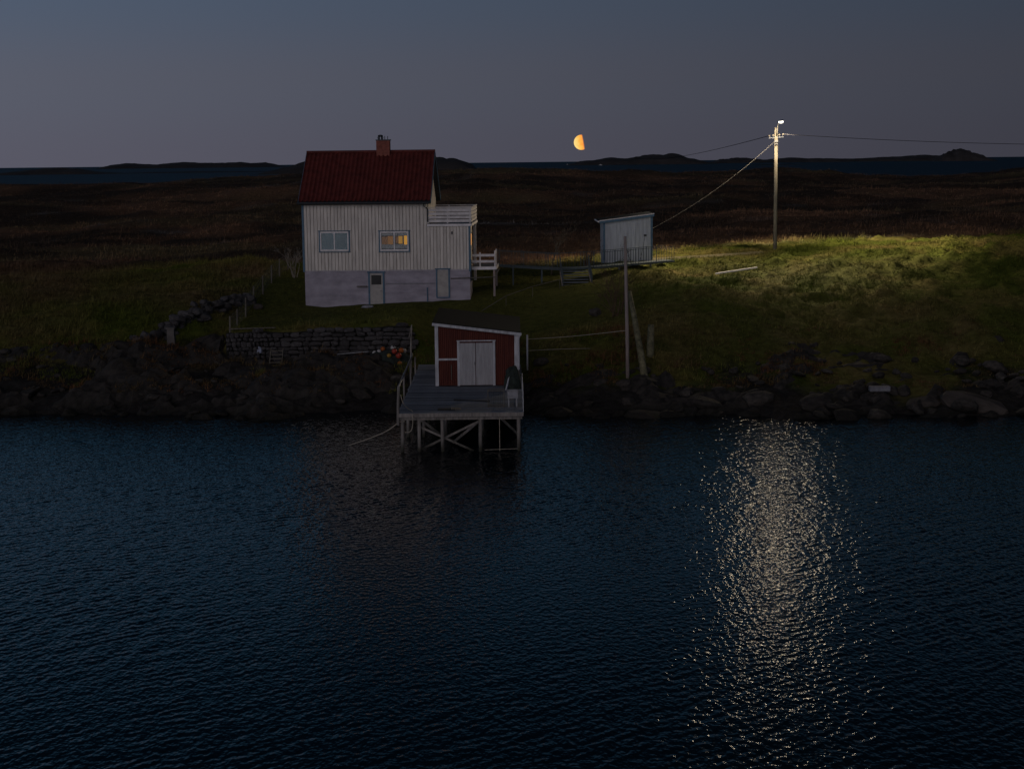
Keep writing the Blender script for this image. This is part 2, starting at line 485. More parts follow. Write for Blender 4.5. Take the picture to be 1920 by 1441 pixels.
def ground_col(x, y, z):
    one = np.ones(x.shape + (3,))
    green = np.array([0.074, 0.092, 0.014]); dry = np.array([0.150, 0.122, 0.040]); rust = np.array([0.120, 0.076, 0.045])
    heath = np.array([0.080, 0.055, 0.038]); rock = np.array([0.035, 0.032, 0.030])
    n1 = fbm(x, y, 4.0, 4, 70); n2 = fbm(x, y, 11.0, 3, 80); n3 = fbm(x, y, 1.3, 3, 90)
    c = one * green
    c = mixc(c, dry, np.clip(0.16 + n1 * 1.3 + n3 * 0.7, 0, 1))
    left = 1 - sstep(-17, -14, x)
    c = mixc(c, rust, np.clip(0.15 + n2 * 1.5 + 0.5 * left, 0, 0.9) * (0.35 + 0.65 * left))
    lawn = sstep(-16.5, -14.5, x) * (1 - sstep(6, 9, x)) * sstep(90, 92, y) * (1 - sstep(108, 112, y))
    c = mixc(c, (0.082, 0.086, 0.022), lawn * 0.8)
    hw = sstep(112, 119, y + n2 * 8 - np.clip(x, 0, 14) * 0.75)
    hc = mixc(one * heath * 0.75, (0.190, 0.104, 0.060), np.clip(n2 * 1.6 + fbm(x, y, 30, 3, 88) * 1.5 + 0.12, 0, 1))
    hc = mixc(hc, (0.150, 0.108, 0.055), np.clip(fbm(x * 0.35, y, 9, 4, 99) * 2.2 - 0.25, 0, 1))
    hc = mixc(hc, (0.16, 0.15, 0.14), np.clip(fbm(x * 0.4, y, 5, 4, 123) * 3 - 1.25, 0, 1))
    c = mixc(c, hc, hw)
    rl = 1.25 * (1 - sstep(-7, -4.5, x))
    rk = 1 - sstep(0.5 + rl, 1.3 + rl, z + n1 * 1.2)
    c = mixc(c, rock, rk)
    return c


m, n, b = new_mat('ground')
at = n.nodes.new('ShaderNodeAttribute'); at.attribute_name = 'tint'
tc = n.nodes.new('ShaderNodeTexCoord')
nz = n.nodes.new('ShaderNodeTexNoise'); nz.inputs['Scale'].default_value = 2.2; nz.inputs['Detail'].default_value = 8; nz.inputs['Roughness'].default_value = 0.7
n.links.new(tc.outputs['Object'], nz.inputs['Vector'])
mr = n.nodes.new('ShaderNodeMapRange'); mr.inputs['From Min'].default_value = 0.3; mr.inputs['From Max'].default_value = 0.7
mr.inputs['To Min'].default_value = 0.45; mr.inputs['To Max'].default_value = 1.35
n.links.new(nz.outputs['Fac'], mr.inputs['Value'])
mx = n.nodes.new('ShaderNodeVectorMath'); mx.operation = 'SCALE'
n.links.new(at.outputs['Color'], mx.inputs[0]); n.links.new(mr.outputs[0], mx.inputs['Scale'])
n.links.new(mx.outputs[0], b.inputs['Base Color'])
b.inputs['Roughness'].default_value = 1.0; b.inputs['Specular IOR Level'].default_value = 0.05
bp = n.nodes.new('ShaderNodeBump'); bp.inputs['Strength'].default_value = 0.8; bp.inputs['Distance'].default_value = 0.15
n.links.new(nz.outputs['Fac'], bp.inputs['Height']); n.links.new(bp.outputs[0], b.inputs['Normal'])
M['ground'] = m

xs = axis(-42, 42, 0.28, -520, 520, 1.045)
ys = axis(72, 128, 0.28, 70, 640, 1.028)
X, Y = np.meshgrid(xs, ys, indexing='ij')
Z = ground_h(X, Y)
ground = grid_mesh('ground', xs, ys, Z, M['ground'], ground_col(X, Y, Z))
tag(ground, kind='structure')


def gh(x, y):
    return float(ground_h(np.array([x]), np.array([y]))[0])


# gravel track along the crest by the lamp
tx = np.arange(9.5, 17.5, 0.4)
v, f = [], []
for i, x in enumerate(tx):
    for k, dy in enumerate((-0.9, -0.3, 0.3, 0.9)):
        yy = float(track_y(x)) + dy + 0.15 * float(vn(x * 0.9, k * 3.1, 5))
        v.append((x, yy, gh(x, yy) + (0.05 if k in (1, 2) else 0.01)))
for i in range(len(tx) - 1):
    for k in range(3):
        a = i * 4 + k
        f.append((a, a + 4, a + 5, a + 1))
mb = MB(); mb.add(v, f)
tag(mb.build('gravel_track', M['gravel'], None, True), kind='structure')

# ------------------------------------------------------------------ water
m, n, b = new_mat('water')
b.inputs['Base Color'].default_value = (0.001, 0.006, 0.011, 1)
b.inputs['Roughness'].default_value = 0.05
b.inputs['IOR'].default_value = 1.333
tc = n.nodes.new('ShaderNodeTexCoord')
mp = n.nodes.new('ShaderNodeMapping'); mp.inputs['Scale'].default_value = (1.0, 0.6, 1)
n.links.new(tc.outputs['Object'], mp.inputs['Vector'])
nz = n.nodes.new('ShaderNodeTexNoise'); nz.inputs['Scale'].default_value = 7.0; nz.inputs['Detail'].default_value = 1.5; nz.inputs['Roughness'].default_value = 0.5
n.links.new(mp.outputs[0], nz.inputs['Vector'])
bp = n.nodes.new('ShaderNodeBump'); bp.inputs['Strength'].default_value = 1.0; bp.inputs['Distance'].default_value = 0.028
n.links.new(nz.outputs['Fac'], bp.inputs['Height']); n.links.new(bp.outputs[0], b.inputs['Normal'])
M['water'] = m

xs = axis(-30, 30, 0.09, -420, 420, 1.13)
ys = axis(29, 84, 0.09, -300, 100, 1.13)
X, Y = np.meshgrid(xs, ys, indexing='ij')
W = np.zeros(X.shape)
wr = np.random.default_rng(5)
fade = (1 - sstep(29, 60, np.abs(X))) * sstep(10, 28, Y)
PHN = [vn(X * 0.21, Y * 0.21, q) * 2.2 + vn(X * 0.6, Y * 0.6, q + 9) * 0.8 for q in range(6)]
for k in range(72):
    lam = 0.26 * (1.3 / 0.26) ** (wr.random() ** 1.9)
    th = R(157) + wr.normal() * 0.45            # running direction of the wavelets
    if k % 4 == 0:
        th = R(28) + wr.normal() * 0.45
    kx, ky = math.cos(th) * 2 * math.pi / lam, math.sin(th) * 2 * math.pi / lam
    amp = 0.0190 * lam / (2 * math.pi) * (1.0 if lam < 0.42 else 0.36)
    ph = wr.random() * 6.28
    W += amp * np.sin(kx * X + ky * Y + ph + PHN[k % 6])
gust = np.clip(0.90 + 1.3 * fbm(X, Y, 15, 3, 31), 0.35, 1.5)
W *= gust * fade
edge = (np.abs(X) > 400) | (Y > 98) | (Y < -280)
W = np.where(edge, -0.6, W)
inlet = grid_mesh('inlet_water', xs, ys, W, M['water'])
tag(inlet, kind='structure')

m, n, b = new_mat('open_sea')
b.inputs['Base Color'].default_value = (0.003, 0.018, 0.040, 1)
b.inputs['Roughness'].default_value = 0.5
b.inputs['Specular IOR Level'].default_value = 0.22
b.inputs['IOR'].default_value = 1.333
tc = n.nodes.new('ShaderNodeTexCoord')
nz = n.nodes.new('ShaderNodeTexNoise'); nz.inputs['Scale'].default_value = 0.05; nz.inputs['Detail'].default_value = 6
n.links.new(tc.outputs['Object'], nz.inputs['Vector'])
bp = n.nodes.new('ShaderNodeBump'); bp.inputs['Strength'].default_value = 1.0; bp.inputs['Distance'].default_value = 3.0
n.links.new(nz.outputs['Fac'], bp.inputs['Height']); n.links.new(bp.outputs[0], b.inputs['Normal'])
M['open_sea'] = m
mb = MB()
mb.add([(-90000, -90000, -0.3), (90000, -90000, -0.3), (90000, 90000, -0.3), (-90000, 90000, -0.3)], [(0, 1, 2, 3)])
tag(mb.build('sea', M['open_sea']), kind='structure')


# ------------------------------------------------------------------ islands on the horizon
def island(cx, cy, lx, ly, hgt, seed, shape=None):
    nx, ny = 60, 20
    a = np.linspace(-1, 1, nx); c = np.linspace(-1, 1, ny)
    A, B = np.meshgrid(a, c, indexing='ij')
    prof = np.interp(a, [p[0] for p in shape], [p[1] for p in shape]) if shape else np.sqrt(np.clip(1 - a ** 2, 0, 1))
    Zi = prof[:, None] * np.sqrt(np.clip(1 - B ** 2, 0, 1)) * (1 + 0.55 * fbm(A * 4 + seed, B * 2, 0.9, 4, seed))
    Zi = Zi * hgt - 0.8
    o = grid_mesh('island', a * lx, c * ly, Zi, M['island'])
    o.location = (cx, cy, 0)
    return tag(o, kind='structure')


island(-800, 2860, 150, 70, 10.5, 1, [(-1, .25), (-.5, .35), (-.1, .75), (.2, 1), (.5, .6), (.8, .3), (1, 0)])
island(-560, 2950, 150, 50, 2.6, 2)
island(-1715, 9100, 480, 300, 27, 3, [(-1, 0), (-.93, .7), (-.7, 1.0), (-.4, .75), (-.1, .95), (.3, .9), (.55, 1.05), (.8, .9), (1, 0)])
island(-190, 2260, 150, 90, 21, 4, [(-1, 0), (-.75, .45), (-.5, .8), (-.2, 1.1), (.2, 1.15), (.55, 1.0), (.8, .85), (.92, .55), (1, 0)])
island(430, 5450, 250, 150, 27, 5, [(-1, 0), (-.8, .45), (-.5, .85), (-.2, .8), (.1, 1), (.4, 1.1), (.6, .7), (.8, .35), (1, 0)])
island(880, 6300, 130, 120, 17, 6, [(-1, 0), (-.7, .7), (-.3, 1.05), (.1, .9), (.5, .7), (1, .0)])
island(1340, 6400, 380, 150, 21, 7, [(-1, .4), (-.7, .75), (-.4, .7), (-.1, .55), (.1, .6), (.4, .85), (.6, 1.05), (.8, 1.0), (1, .2)])
island(1446, 5300, 92, 70, 33, 31, [(-1, 0), (-.93, .5), (-.7, .85), (-.35, 1.05), (0, 1.1), (.3, .8), (.6, .45), (.85, .2), (1, 0)])
island(600, 3700, 70, 30, 2.0, 9)
island(-40, 3000, 120, 40, 3.0, 12)

# ------------------------------------------------------------------ the white house
HZ = 3.5
house = thing('house', (-12.47, 100.17, HZ), 'white timber house with red tiled roof on a grey lilac foundation', 'house', rz=R(-2))
LW, AW, DP, AD = 7.45, 2.57, 7.0, 2.3          # main width, annex width, depth, annex depth
MB().box(0.0, LW + AW, 0.0, 2.3, -1.2, 2.33).box(0.0, LW, 2.3, DP, -1.2, 2.33).build('foundation', M['foundation'], house)
fd = house.children[0]
# faint casting joints on the foundation
for x0, x1, z in ((4.9, 7.4, 1.46), (4.95, 7.2, 0.95), (8.85, 10.0, 1.10), (7.5, 7.9, 1.10)):
    MB().box(x0, x1, -0.03, -0.003, z, z + 0.03).build('joint', M['foundation'], fd)
wall = MB().box(0.02, LW - 0.02, 0.10, DP - 0.03, 2.33, 6.5).build('wall', M['white_board'], house)
MB().add([(LW - 0.03, 0.03, 6.5), (LW - 0.03, DP - 0.03, 6.5), (LW - 0.03, DP / 2, 9.2), (0.03, 0.03, 6.5), (0.03, DP - 0.03, 6.5), (0.03, DP / 2, 9.2)],
         [(0, 1, 2), (5, 4, 3), (0, 2, 5, 3), (1, 4, 5, 2), (0, 3, 4, 1)]).build('gable', M['white_board'], wall)
annex = MB().box(LW, LW + AW - 0.02, 0.10, AD, 2.33, 5.0).build('annex_wall', M['white_board'], house)
# boards with narrow gaps: every board its own piece
nb = 36
bw = LW / nb
bmesh_full = None
for i in range(nb):
    x0, x1 = i * bw + 0.018, (i + 1) * bw - 0.018
    MB().box(x0, x1, 0.0, 0.03, 2.30 + 0.01 * (i % 3), 6.46).build('board', M['white_board'], wall)
nb2 = 13
bw2 = AW / nb2
for i in range(nb2):
    x0, x1 = LW + i * bw2 + 0.018, LW + (i + 1) * bw2 - 0.018
    MB().box(x0, x1, 0.0, 0.028, 2.30 + 0.01 * (i % 3), 4.96).build('board', M['white_board'], annex)
for i in range(10):                                    # annex side facing the porch
    MB().box(LW + AW - 0.018, LW + AW + 0.01, i * 0.225 + 0.02, i * 0.225 + 0.212, 2.32, 4.96).build('board', M['white_board'], annex)
for i in range(31):                                    # gable side above the balcony
    y0 = 0.02 + i * 0.225
    yc = min(y0 + 0.1, DP - 0.1)
    ztop = 6.45 + 2.72 * (1 - abs(yc - DP / 2) / (DP / 2))
    MB().box(LW - 0.018, LW + 0.01, y0, y0 + 0.212, 5.1, ztop).build('board', M['white_board'], wall)
# corner boards
for (x, y0, z0, z1) in ((-0.03, -0.03, 2.25, 6.45), (LW + AW + 0.005, -0.03, 2.2, 4.98)):
    MB().box(x - 0.07, x + 0.06, y0, y0 + 0.16, z0, z1).build('corner_board', M['blue_trim'], house)
MB().box(LW + 0.012, LW + 0.05, 0.5, 0.66, 5.1, 6.9).build('corner_board', M['blue_trim'], house)
# drip board between boards and foundation
MB().box(0.0, LW + AW, -0.012, 0.0295, 2.285, 2.299).build('drip_board', M['white_trim'], house)

# roof: pantiles with steps and rolls, joined because single tiles are too small to pick out
ROX0, ROX1 = -0.22, LW + 0.28
EY, EZ_, RY, RZ_ = -0.38, 6.44, DP / 2, 9.38
roof = MB().add([(ROX0, EY, EZ_ - 0.02), (ROX1, EY, EZ_ - 0.02), (ROX1, RY, RZ_ - 0.02), (ROX0, RY, RZ_ - 0.02),
                 (ROX0, EY + 0.05, EZ_ - 0.16), (ROX1, EY + 0.05, EZ_ - 0.16), (ROX1, RY, RZ_ - 0.2), (ROX0, RY, RZ_ - 0.2),
                 (ROX0, DP - EY, EZ_ - 0.02), (ROX1, DP - EY, EZ_ - 0.02), (ROX0, DP - EY - 0.05, EZ_ - 0.16), (ROX1, DP - EY - 0.05, EZ_ - 0.16)],
                [(0, 1, 2, 3), (4, 7, 6, 5), (0, 4, 5, 1), (3, 2, 9, 8), (7, 10, 11, 6), (8, 9, 11, 10), (1, 5, 6, 2), (0, 3, 7, 4), (2, 6, 11, 9), (3, 8, 10, 7)]).build('roof', M['dark_metal'], house)
ncol, nrow, sub = 30, 13, 8
for side in (0, 1):
    v, f = [], []
    px_ = np.linspace(ROX0, ROX1, ncol * sub + 1)
    for r in range(nrow):
        for e in (0, 1):
            t = (r + e) / nrow
            for i, x in enumerate(px_):
                ph = (i % sub) / sub
                roll = 0.085 * (0.5 + 0.5 * math.cos(2 * math.pi * ph)) ** 1.4
                jit = 0.006 * random.uniform(-1, 1)
                lift = 0.015 + roll + (0.014 if e == 0 else 0.0) + jit
                y = EY + (RY - EY) * t
                z = EZ_ + (RZ_ - EZ_) * t + lift
                v.append((x, y if side == 0 else DP - y, z))
    W_ = len(px_)
    for r in range(nrow):
        for i in range(W_ - 1):
            a = (2 * r) * W_ + i
            f.append((a, a + 1, a + W_ + 1, a + W_))
            if r:
                c = (2 * r - 1) * W_ + i
                f.append((c, c + 1, a + 1, a))
    tag(MB().add(v, f).build('roof_tiles', M['roof_tile'], roof, False), kind='stuff')
MB().tube([(ROX0 - 0.02, RY, RZ_ + 0.05), (ROX1 + 0.02, RY, RZ_ + 0.05)], 0.10, 8).build('ridge_cap', M['roof_tile'], roof)
for x in (ROX0 - 0.015, ROX1 + 0.015):
    mb = MB()
    for s in (0, 1):
        y0, y1 = (EY, RY) if s == 0 else (DP - EY, RY)
        mb.beam((x, y0, EZ_ - 0.04), (x, y1, RZ_ - 0.04), 0.03, 0.2)
    mb.build('verge_board', M['blue_trim'], roof)
MB().tube([(ROX0 - 0.1, EY - 0.06, EZ_ - 0.06), (ROX1 - 0.05, EY - 0.06, EZ_ - 0.10)], 0.06, 8).build('gutter', M['dark_metal'], house)
MB().tube([(LW - 0.15, EY - 0.06, EZ_ - 0.1), (LW - 0.1, EY - 0.02, EZ_ - 0.3), (LW + 0.06, -0.08, EZ_ - 0.45), (LW + 0.06, -0.08, 5.2)], 0.042, 8).build('downpipe', M['dark_metal'], house)
# chimney: brick courses with recessed joints, steel cowl
ch = MB().box(4.15, 4.95, RY - 0.33, RY + 0.33, 8.9, 10.1).build('chimney', M['brick'], house)
for k in range(9):
    z0 = 9.3 + k * 0.09
    for j in range(4):
        o_ = 0.1 if k % 2 else 0.0
        xa = max(4.135, 4.135 + j * 0.21 - o_); xb = min(4.965, 4.135 + (j + 1) * 0.21 - 0.015 - o_ + (0.2 if j == 3 else 0))
        MB().box(xa, xb, RY - 0.345, RY - 0.332, z0, z0 + 0.078).build('brick', M['brick'], ch)
MB().box(4.11, 4.99, RY - 0.37, RY + 0.37, 10.1, 10.17).build('chimney_cap', M['dark_metal'], ch)
mb = MB()
for k in range(6):
    a = k * math.pi / 3
    mb.tube([(4.37 + 0.13 * math.cos(a), RY + 0.13 * math.sin(a), 10.16), (4.37 + 0.16 * math.cos(a), RY + 0.16 * math.sin(a), 10.3), (4.37 + 0.05 * math.cos(a), RY + 0.05 * math.sin(a), 10.44)], 0.03, 5)
mb.ball((4.37, RY, 10.40), 0.17, 5, 10, sz=0.4)
mb.build('chimney_cowl', M['dark_metal'], ch)
for x in (4.64, 4.82):
    MB().tube([(x, RY, 10.16), (x, RY, 10.38)], 0.022, 6).build('chimney_rod', M['dark_metal'], ch)


def window(x0, x1, z0, z1, lit):
    w = MB().box(x0 - 0.07, x0 + 0.012, -0.045, -0.003, z0 - 0.04, z1 + 0.03).box(x1 - 0.012, x1 + 0.07, -0.045, -0.003, z0 - 0.04, z1 + 0.03) \
        .box(x0 - 0.10, x1 + 0.10, -0.06, -0.003, z1 + 0.032, z1 + 0.07).box(x0 - 0.08, x1 + 0.08, -0.07, -0.003, z0 - 0.085, z0 - 0.042).build('window', M['blue_trim'], house)
    t = 0.085
    xm = (x0 + x1) / 2
    fr = MB().box(x0 + 0.013, x0 + t, -0.055, -0.004, z0, z1).box(x1 - t, x1 - 0.013, -0.055, -0.004, z0, z1)
    fr.box(x0 + t, x1 - t, -0.053, -0.004, z1 - t, z1 - 0.001).box(x0 + t, x1 - t, -0.053, -0.004, z0 + 0.001, z0 + t)
    fr.box(xm - 0.035, xm + 0.035, -0.057, -0.004, z0 + t, z1 - t)
    fr.build('frame', M['white_trim'], w)
    for a, b_ in ((x0 + t, xm - 0.035), (xm + 0.035, x1 - t)):
        MB().box(a, b_, -0.032, -0.028, z0 + t, z1 - t).build('pane', M['glass'], w)
    return w


w1 = window(0.97, 2.72, 3.50, 4.66, False)
w2 = window(4.60, 6.35, 3.48, 4.64, True)
w1['label'] = 'window with pale drawn blinds'
w2['label'] = 'window with lit yellow curtains'
for a, b_ in ((1.06, 1.81), (1.88, 2.63)):
    MB().box(a, b_, -0.018, -0.004, 3.585, 4.575).build('blind', M['blind'], w1)
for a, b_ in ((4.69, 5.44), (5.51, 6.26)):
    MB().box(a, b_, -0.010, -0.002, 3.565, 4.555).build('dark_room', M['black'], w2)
for x0, x1, z0, z1, mt in ((4.72, 5.07, 3.86, 4.32, 'lit_dim'), (5.08, 5.40, 3.86, 4.36, 'lit_mid'), (5.56, 5.72, 3.93, 4.32, 'lit_dim'),
                           (5.73, 5.97, 3.90, 4.36, 'lit_curtain'), (6.06, 6.25, 3.84, 4.38, 'lit_bright')):
    v, f = [], []
    ns = 13
    for i in range(ns):
        x = x0 + (x1 - x0) * i / (ns - 1)
        y = -0.017 - 0.005 * math.cos(i * 2.1)
        v += [(x, y, z0), (x, y, z1)]
    for i in range(ns - 1):
        f.append((2 * i, 2 * i + 2, 2 * i + 3, 2 * i + 1))
    MB().add(v, f).build('curtain', M[mt], w2)
for a, b_ in ((4.70, 5.43), (5.52, 6.25)):
    v, f = [], []
    for i in range(17):
        x = a + (b_ - a) * i / 16
        y = -0.024 - 0.003 * math.cos(i * 1.9)
        v += [(x, y, 3.62), (x, y, 3.86 + 0.02 * math.sin(i * 0.8))]
    for i in range(16):
        f.append((2 * i, 2 * i + 2, 2 * i + 3, 2 * i + 1))
    MB().add(v, f).build('lace_curtain', M['lace'], w2)
    MB().box(a, b_, -0.025, -0.021, 4.40, 4.52).build('valance', M['lace'], w2)

# cellar door and the hatch beside it
door = MB().box(3.95, 4.72, -0.035, -0.003, 0.10, 2.12).build('door', M['door_grey'], house)
tag(door, 'grey cellar door with dark upper pane')
MB().box(4.03, 4.64, -0.043, -0.037, 1.45, 2.02).build('pane', M['dark_glass'], door)
mb = MB().box(3.84, 3.948, -0.055, -0.003, 0.0, 2.16).box(4.722, 4.83, -0.055, -0.003, 0.0, 2.16).box(3.79, 4.88, -0.065, -0.003, 2.162, 2.24)
mb.build('frame', M['blue_trim'], door)
MB().tube([(4.64, -0.05, 1.08), (4.64, -0.10, 1.08), (4.55, -0.10, 1.08)], 0.014, 6).build('handle', M['grey_metal'], door)
hatch = MB().box(8.04, 8.70, -0.035, -0.003, 0.72, 2.27).build('door', M['door_grey'], house)
tag(hatch, 'plain grey hatch door without a pane')
MB().box(7.95, 8.038, -0.055, -0.003, 0.66, 2.33).box(8.702, 8.79, -0.055, -0.003, 0.66, 2.33).box(7.90, 8.84, -0.06, -0.003, 2.332, 2.40).box(7.97, 8.77, -0.058, -0.003, 0.60, 0.658).build('frame', M['blue_trim'], hatch)
MB().box(3.15, 3.78, -0.22, -0.003, 1.33, 1.38).build('shelf', M['old_wood'], house)
MB().tube([(4.9, -0.05, 1.50), (7.9, -0.05, 1.50)], 0.022, 6).build('pipe', M['grey_metal'], house)
MB().tube([(7.42, -0.05, 0.25), (7.42, -0.05, 1.25)], 0.035, 6).build('pipe', M['blue_trim'], house)
MB().tube([(8.85, -0.06, 1.78), (11.6, -0.06, 1.85)], 0.032, 6).build('pipe', M['old_wood'], house)
MB().box(8.92, 9.0, -0.12, -0.003, 4.45, 4.6).build('wall_lamp', M['dark_metal'], house)

# roof balcony over annex and porch
BX0, BX1, BYD = LW + 0.02, LW + AW + 0.12, 6.2
bal = MB().box(BX0, BX1, -0.06, BYD, 5.0, 5.09).build('balcony', M['dark_metal'], house)
MB().box(BX0, BX1 + 0.005, -0.09, -0.063, 4.93, 5.06).box(BX1 + 0.002, BX1 + 0.03, -0.06, BYD, 4.93, 5.08).build('fascia', M['white_trim'], bal)
for k in range(4):
    z = 5.16 + k * 0.215
    MB().box(BX0 + 0.02, BX1, -0.03, -0.005, z, z + 0.165).build('slat', M['fence_white'], bal)
    MB().box(BX1 - 0.03, BX1 - 0.005, 0.0, BYD, z, z + 0.165).build('slat', M['fence_white'], bal)
    MB().box(BX0 + 0.02, BX1 - 0.035, BYD - 0.03, BYD - 0.005, z, z + 0.165).build('slat', M['fence_white'], bal)
for x, y in ((BX0 + 0.05, 0.03), ((BX0 + BX1) / 2 - 0.1, 0.03), (BX1 - 0.08, 0.03), (BX1 - 0.08, 2.1), (BX1 - 0.08, 4.2), (BX1 - 0.08, BYD - 0.08), (BX0 + 0.9, BYD - 0.08)):
    MB().box(x - 0.04, x + 0.04, y - 0.03, y + 0.04, 5.09, 6.06).build('post', M['fence_white'], bal)
MB().box(BX0, BX1 + 0.02, -0.06, 0.05, 6.02, 6.06).box(BX1 - 0.1, BX1 + 0.02, 0.052, BYD, 6.022, 6.062).box(BX0, BX1 - 0.102, BYD - 0.1, BYD, 6.02, 6.06).build('handrail', M['fence_white'], bal)
MB().box(BX1 - 0.24, BX1 - 0.06, BYD - 0.24, BYD - 0.06, 0.9, 4.99).build('balcony_post', M['fence_white'], bal)
# side door and warm lamp by the porch
MB().box(LW + AW + 0.012, LW + AW + 0.03, 0.55, 1.35, 2.45, 4.55).build('door', M['door_grey'], house)['label'] = 'side door by the porch'
MB().box(LW + AW + 0.031, LW + AW + 0.05, 0.62, 1.28, 3.75, 4.42).build('lit_pane', M['warm_lamp'], house)
# porch platform with white rails
por = MB().box(LW + AW + 0.06, 11.55, 0.55, 4.0, 2.32, 2.42).build('porch', M['plank'], house)
MB().box(LW + AW + 0.06, 11.56, 0.50, 0.545, 2.26, 2.44).box(11.555, 11.60, 0.50, 4.0, 2.26, 2.44).build('fascia', M['white_trim'], por)
for z in (2.68, 3.05):
    MB().box(LW + AW + 0.1, 11.5, 0.56, 0.60, z, z + 0.15).build('rail', M['fence_white'], por)
for k in range(3):
    MB().box(11.46, 11.49, 0.62, 2.6, 2.6 + k * 0.27, 2.82 + k * 0.27).build('rail', M['fence_white'], por)
for x, y in ((10.6, 0.63), (11.5, 0.63), (11.5, 2.6)):
    MB().box(x - 0.04, x + 0.04, y - 0.02, y + 0.05, 2.42, 3.4 if x > 11 else 3.3).build('post', M['fence_white'], por)
for x, y in ((11.45, 0.65), (11.45, 3.8)):
    MB().box(x - 0.06, x + 0.06, y - 0.06, y + 0.06, -0.2, 2.32).build('leg', M['thin_pole'], por)
MB().beam((11.5, 0.62, 1.8), (11.75, 0.62, 2.3), 0.05, 0.05).build('brace', M['old_wood'], por)

# ------------------------------------------------------------------ footbridge from porch to shed
fb = thing('footbridge', (1.0, 105.0, 5.5), 'dark footbridge with slim balusters between white house and small shed', 'footbridge')
O = (1.0, 105.0, 5.5)
segs = [((-0.75, 104.3, 5.78), (3.05, 104.6, 5.52)), ((4.95, 104.9, 5.56), (10.3, 107.6, 5.78))]
segs.insert(1, ((3.05, 104.6, 5.52), (4.95, 104.9, 5.56)))
for p, q in segs:
    MB(O).beam(p, q, 1.3, 0.05).build('deck', M['rail_dark'], fb)
    d = (Vector(q) - Vector(p)).normalized(); s = Vector((d.y, -d.x, 0))
    MB(O).beam(Vector(p) + s * 0.68 + Vector((0, 0, -0.04)), Vector(q) + s * 0.68 + Vector((0, 0, -0.04)), 0.05, 0.10).build('side_beam', M['rail_dark'], fb)


def railing(p, q, hh, parent, org, mt, step=0.16):
    p, q = Vector(p), Vector(q)
    L = (q - p).length
    n_ = max(2, int(L / step))
    for i in range(n_ + 1):
        c = p.lerp(q, i / n_)
        big = i % 8 == 0
        MB(org).beam(c, c + Vector((0, 0, hh + (0.06 if big else 0))), 0.045 if big else 0.02, 0.045 if big else 0.02).build('baluster', mt, parent)
    MB(org).beam(p + Vector((0, 0, hh)), q + Vector((0, 0, hh)), 0.035, 0.03).build('handrail', mt, parent)


for (p, q), sides in zip(segs, ((1, -1), (-1,), (1, -1))):
    d = (Vector(q) - Vector(p)).normalized(); s = Vector((d.y, -d.x, 0))
    for sg in sides:
        railing(Vector(p) + s * 0.62 * sg, Vector(q) + s * 0.62 * sg, 0.92, fb, O, M['rail_dark'], 0.19)
# stairs down to the lawn
for k in range(7):
    y, z = 104.1 - k * 0.24, 5.35 - k * 0.155
    MB(O).box(3.15, 4.85, y - 0.14, y + 0.12, z - 0.02, z + 0.02).build('step', M['plank'], fb)
for x in (3.1, 4.9):
    MB(O).beam((x, 104.25, 5.42), (x + 0.15, 102.4, 4.28), 0.05, 0.2).build('stringer', M['thin_pole'], fb)
    railing((x, 104.2, 5.45), (x + 0.15, 102.5, 4.35), 0.9, fb, O, M['rail_dark'], 0.17)
for x, y in ((0.15, 103.75), (1.95, 103.9), (0.15, 104.9), (1.95, 105.1), (6.9, 105.2), (9.0, 106.3)):
    zt = float(np.interp(x, [-0.75, 3.05, 4.95, 10.3], [5.78, 5.52, 5.56, 5.78])) - 0.05
    MB(O).box(x - 0.05, x + 0.05, y - 0.05, y + 0.05, gh(x, y) - 0.3, zt).build('leg', M['rail_dark'], fb)

# ------------------------------------------------------------------ small shed
shed = thing('shed', (6.2, 110.0, 5.68), 'small pale blue-grey board shed with lean-to roof beside the footbridge', 'shed', rz=R(0.5))
SW, SD = 3.2, 3.6
def sh_top(x): return 2.60 + 0.36 * x / SW
body = MB().add([(0.02, 0.03, -0.5), (SW - 0.02, 0.03, -0.5), (SW - 0.02, SD, -0.5), (0.02, SD, -0.5), (0.02, 0.03, sh_top(0)), (SW - 0.02, 0.03, sh_top(SW)), (SW - 0.02, SD, sh_top(SW)), (0.02, SD, sh_top(0))],
                [(3, 2, 1, 0), (4, 5, 6, 7), (0, 1, 5, 4), (1, 2, 6, 5), (2, 3, 7, 6), (3, 0, 4, 7)]).build('wall', M['shed_board'], shed)
for i in range(12):
    x0, x1 = 0.1 + i * 0.25 + 0.01, 0.1 + (i + 1) * 0.25 - 0.012
    MB().add([(x0, 0, 0.02), (x1, 0, 0.02), (x1, 0.028, 0.02), (x0, 0.028, 0.02), (x0, 0, sh_top(x0) - 0.02), (x1, 0, sh_top(x1) - 0.02), (x1, 0.028, sh_top(x1) - 0.02), (x0, 0.028, sh_top(x0) - 0.02)],
             [(3, 2, 1, 0), (4, 5, 6, 7), (0, 1, 5, 4), (1, 2, 6, 5), (2, 3, 7, 6), (3, 0, 4, 7)]).build('board', M['shed_board'], body)
for i in range(14):
    MB().box(-0.008, 0.018, 0.1 + i * 0.25, 0.1 + i * 0.25 + 0.23, 0.02, sh_top(0) - 0.02).build('board', M['shed_board'], body)
for x0, x1 in ((-0.04, 0.09), (SW - 0.09, SW + 0.04)):
    MB().box(x0, x1, -0.03, 0.1, 0.0, sh_top((x0 + x1) / 2) - 0.02).build('corner_board', M['blue_trim'], shed)
rf = MB().beam((-0.3, SD / 2, sh_top(0) + 0.02 - 0.034), (SW + 0.12, SD / 2, sh_top(SW) + 0.07), SD + 0.4, 0.10).build('roof', M['felt'], shed)
